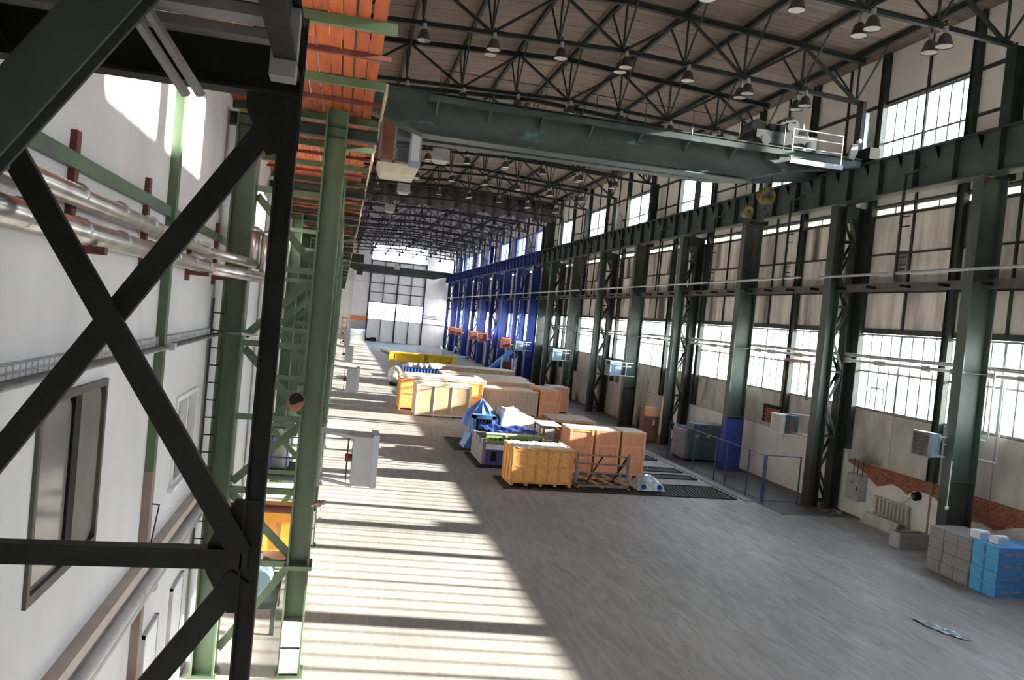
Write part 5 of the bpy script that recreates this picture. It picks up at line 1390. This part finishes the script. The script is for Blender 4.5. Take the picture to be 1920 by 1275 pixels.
# blue ramp and red white post near blue columns
t = thing('blue_ramp', 'blue steel chute leaning up against the blue columns', 'ramp', (18, 87, 0))
MB().bar((16.6, 86.5, .5), (19.2, 86.5, 3.1), .42, .9, (0, 1, 0)).build('chute', M['machblue'], t)
for x, zt in ((17.2, .95), (18.7, 2.5)): MB().box(x, x + .12, 86.2, 86.4, 0, zt).build('leg', M['machblue'], t)
t = thing('barrier_board', 'red board barrier with white edges under the blue chute', 'barrier', (18.8, 85, 0))
MB().box(17.9, 19.0, 85, 85.1, .05, 1.9).build('board', M['rust'], t)
for x in (17.8, 19.0, 19.3): MB().box(x, x + .14, 84.95, 85.15, 0, 2.3).build('post', M['whitepaint'], t)
t = thing('rail_barrier', 'low white rail barrier on the far floor before the blue columns', 'barrier', (16, 104, 0))
for x in (13.6, 15.6, 17.4): MB().box(x, x + .12, 104, 104.12, 0, 1.1).build('post', M['whitepaint'], t)
MB().box(13.6, 17.5, 104, 104.1, 1.0, 1.1).build('rail', M['whitepaint'], t)

# blue sheet infill panels between far columns
for i, (ya, yb) in enumerate(((ROWY[13] + .3, ROWY[14] - .3), (ROWY[15] + .3, ROWY[16] - .3))):
    b = MB().box(20.3, 20.4, ya, yb, 6.2 if i else 5.6, 9.0)
    tag(b.build('sheet_panel', M['blue']), 'large blue sheet panel between the far blue columns, %s one' % ('nearer' if i == 0 else 'farther'), 'panel')

# end wall furniture
t = thing('roller_door', 'grey roller door with an orange lintel at the gallery end of the far wall', 'door', (3.3, Y1, 0), kind='thing')
MB().box(2.0, 4.8, Y1 - .25, Y1 - .05, 0, 3.7).build('door_sheet', M['heater'], t)
MB().box(1.9, 4.9, Y1 - .4, Y1 - .05, 3.75, 4.5).build('lintel', M['orange'], t)
MB().box(2.1, 4.8, Y1 - 4, Y1 - 1.2, 1.9, 2.1).build('canopy_top', M['whitepaint'], t)
MB().box(2.1, 4.8, Y1 - 4, Y1 - 1.2, 0, 1.9).build('booth_wall', M['heater'], t)
b = MB(); b.box(5.0, 6.6, Y1 - 1.2, Y1 - .4, 0, .5); b.box(6.0, 7.0, Y1 - 1.1, Y1 - .5, 0, .75)
tag(b.build('scrap_heap', M['black']), 'dark heap at the foot of the far end wall', 'heap')
t = thing('orange_rack', 'orange stepped rack beside the far gallery columns', 'rack', (.6, 120, 0))
for i in range(6): MB().box(.3, 1.1, 118.5, 119.5, .7 + i * .75, .82 + i * .75).build('shelf', M['orange'], t)
for x in (.3, 1.0): MB().box(x, x + .1, 118.5, 118.6, 0, 4.8).build('post', M['orange'], t)

# ------------------------------------------------------------------ outside, seen through the windows
b = MB().box(XW + .6, 400, -150, 500, -.6, -.3); b.box(-200, XW + .6, Y1 + 1, 500, -.6, -.3)
tag(b.build('ground', M['ground']), 'pale ground outside the windows', 'ground', kind='structure')
for i, (x, y, w, d, h, lab) in enumerate(((75, 62, 14, 30, 4.6, 'low red building seen through the lower side windows'), (60, 18, 12, 16, 3.6, 'small red outbuilding seen through the nearest lower windows'))):
    t = thing('outbuilding', lab, 'building', (x, y, -.3))
    MB().box(x, x + w, y, y + d, -.3, h).build('wall', M['facade'], t)
    MB().prism([(x - .5, h), (x + w + .5, h), (x + w / 2, h + 2)], 'y', y - .5, y + d + .5).build('roof', M['brick'], t)
    for j in range(5): MB().box(x - .05, x, y + 1.5 + j * d / 5.5, y + 3 + j * d / 5.5, 1.2, 2.6).build('window', M['dirtyglass'], t)
random.seed(41)
tp = None
for i, (x, y) in enumerate(((95, 75), (100, 95), (90, 120), (6, 185), (9.5, 190), (13, 182), (16, 195), (3, 192))):
    lab = 'bare winter tree outside the %s, %s of its row' % ('side windows' if i < 3 else 'far end window', ORD[i if i < 3 else i - 3])
    if tp is None:
        tp = thing('bare_tree', lab, 'tree', (x, y, -.3), 'bare trees outside')
        MB().tube((x, y, -.3), (x, y, 4), .22, 8, .14).build('trunk', M['bark'], tp)
        b = MB()
        for q in range(26):
            g = random.uniform(0, 6.28); z = random.uniform(2.2, 5.5); L = random.uniform(1.2, 3)
            p = (x, y, min(z, 4)); e = (x + L * .6 * math.cos(g), y + L * .6 * math.sin(g), min(z, 4) + L * .9)
            b.tube(p, e, .06, 5, .02)
            for r in range(3):
                g2 = g + random.uniform(-1, 1); L2 = random.uniform(.6, 1.4)
                m_ = [p[k] + (e[k] - p[k]) * random.uniform(.4, 1) for k in range(3)]
                b.tube(m_, (m_[0] + L2 * .6 * math.cos(g2), m_[1] + L2 * .6 * math.sin(g2), m_[2] + L2 * .8), .03, 4, .01)
        b.build('branches', M['bark'], tp)
    else:
        o = copy_tree(tp, (x, y, -.3)); o['label'] = lab

# grey drape across the roof where the blue steel begins, dark pier and tall ladder
b = MB(); vs = []; fs = []; N = 120
for i in range(N + 1):
    x = -1.9 + 22.5 * i / N
    yy = 78.2 + .22 * math.sin(i * .9) + .1 * math.sin(i * 2.3)
    vs += [(x, yy, 16.95 + .18 * math.sin(i * .42)), (x, yy, roofz(x) - .02), (x, yy + .03, roofz(x) - .02), (x, yy + .03, 16.95 + .18 * math.sin(i * .42))]
for i in range(N):
    for k in range(4): fs.append((i * 4 + k, (i + 1) * 4 + k, (i + 1) * 4 + (k + 1) % 4, i * 4 + (k + 1) % 4))
tag(b.add(vs, fs).build('roof_drape', M['drape'], None, True), 'grey fabric drape hanging under the roof across the middle of the hall', 'curtain')
t = thing('dark_pier', 'dark pier on the side wall where the blue steel begins', 'pier', (20.2, 78.8, 0))
MB().box(19.9, XW, 78.6, 78.9, 0, 17.0).build('shaft', M['dark'], t)
MB().box(19.8, XW, 78.5, 79.0, 0, .15).build('base', M['black'], t)
t = thing('tall_ladder', 'very tall twin ladder leaning against the runway girder behind the plywood crates', 'ladder', (18.6, 61, 0))
p0, p1 = Vector((18.2, 60.5, 0.0)), Vector((19.0, 61.5, 12.0))
for d in (-.25, .25): MB().bar(p0 + Vector((0, d, 0)), p1 + Vector((0, d * .8, 0)), .07, .09).build('stile', M['dark'], t)
for i in range(36):
    q = p0 + (p1 - p0) * ((i + 1) / 37)
    MB().bar(q + Vector((0, -.25, 0)), q + Vector((0, .25, 0)), .035, .035).build('rung', M['machgrey'], t)
for d in (-.3, .3): MB().bar((19.15, 63.3 + d, 0), (19.02, 61.6, 11.8), .06, .06).build('back_stay', M['dark'], t)
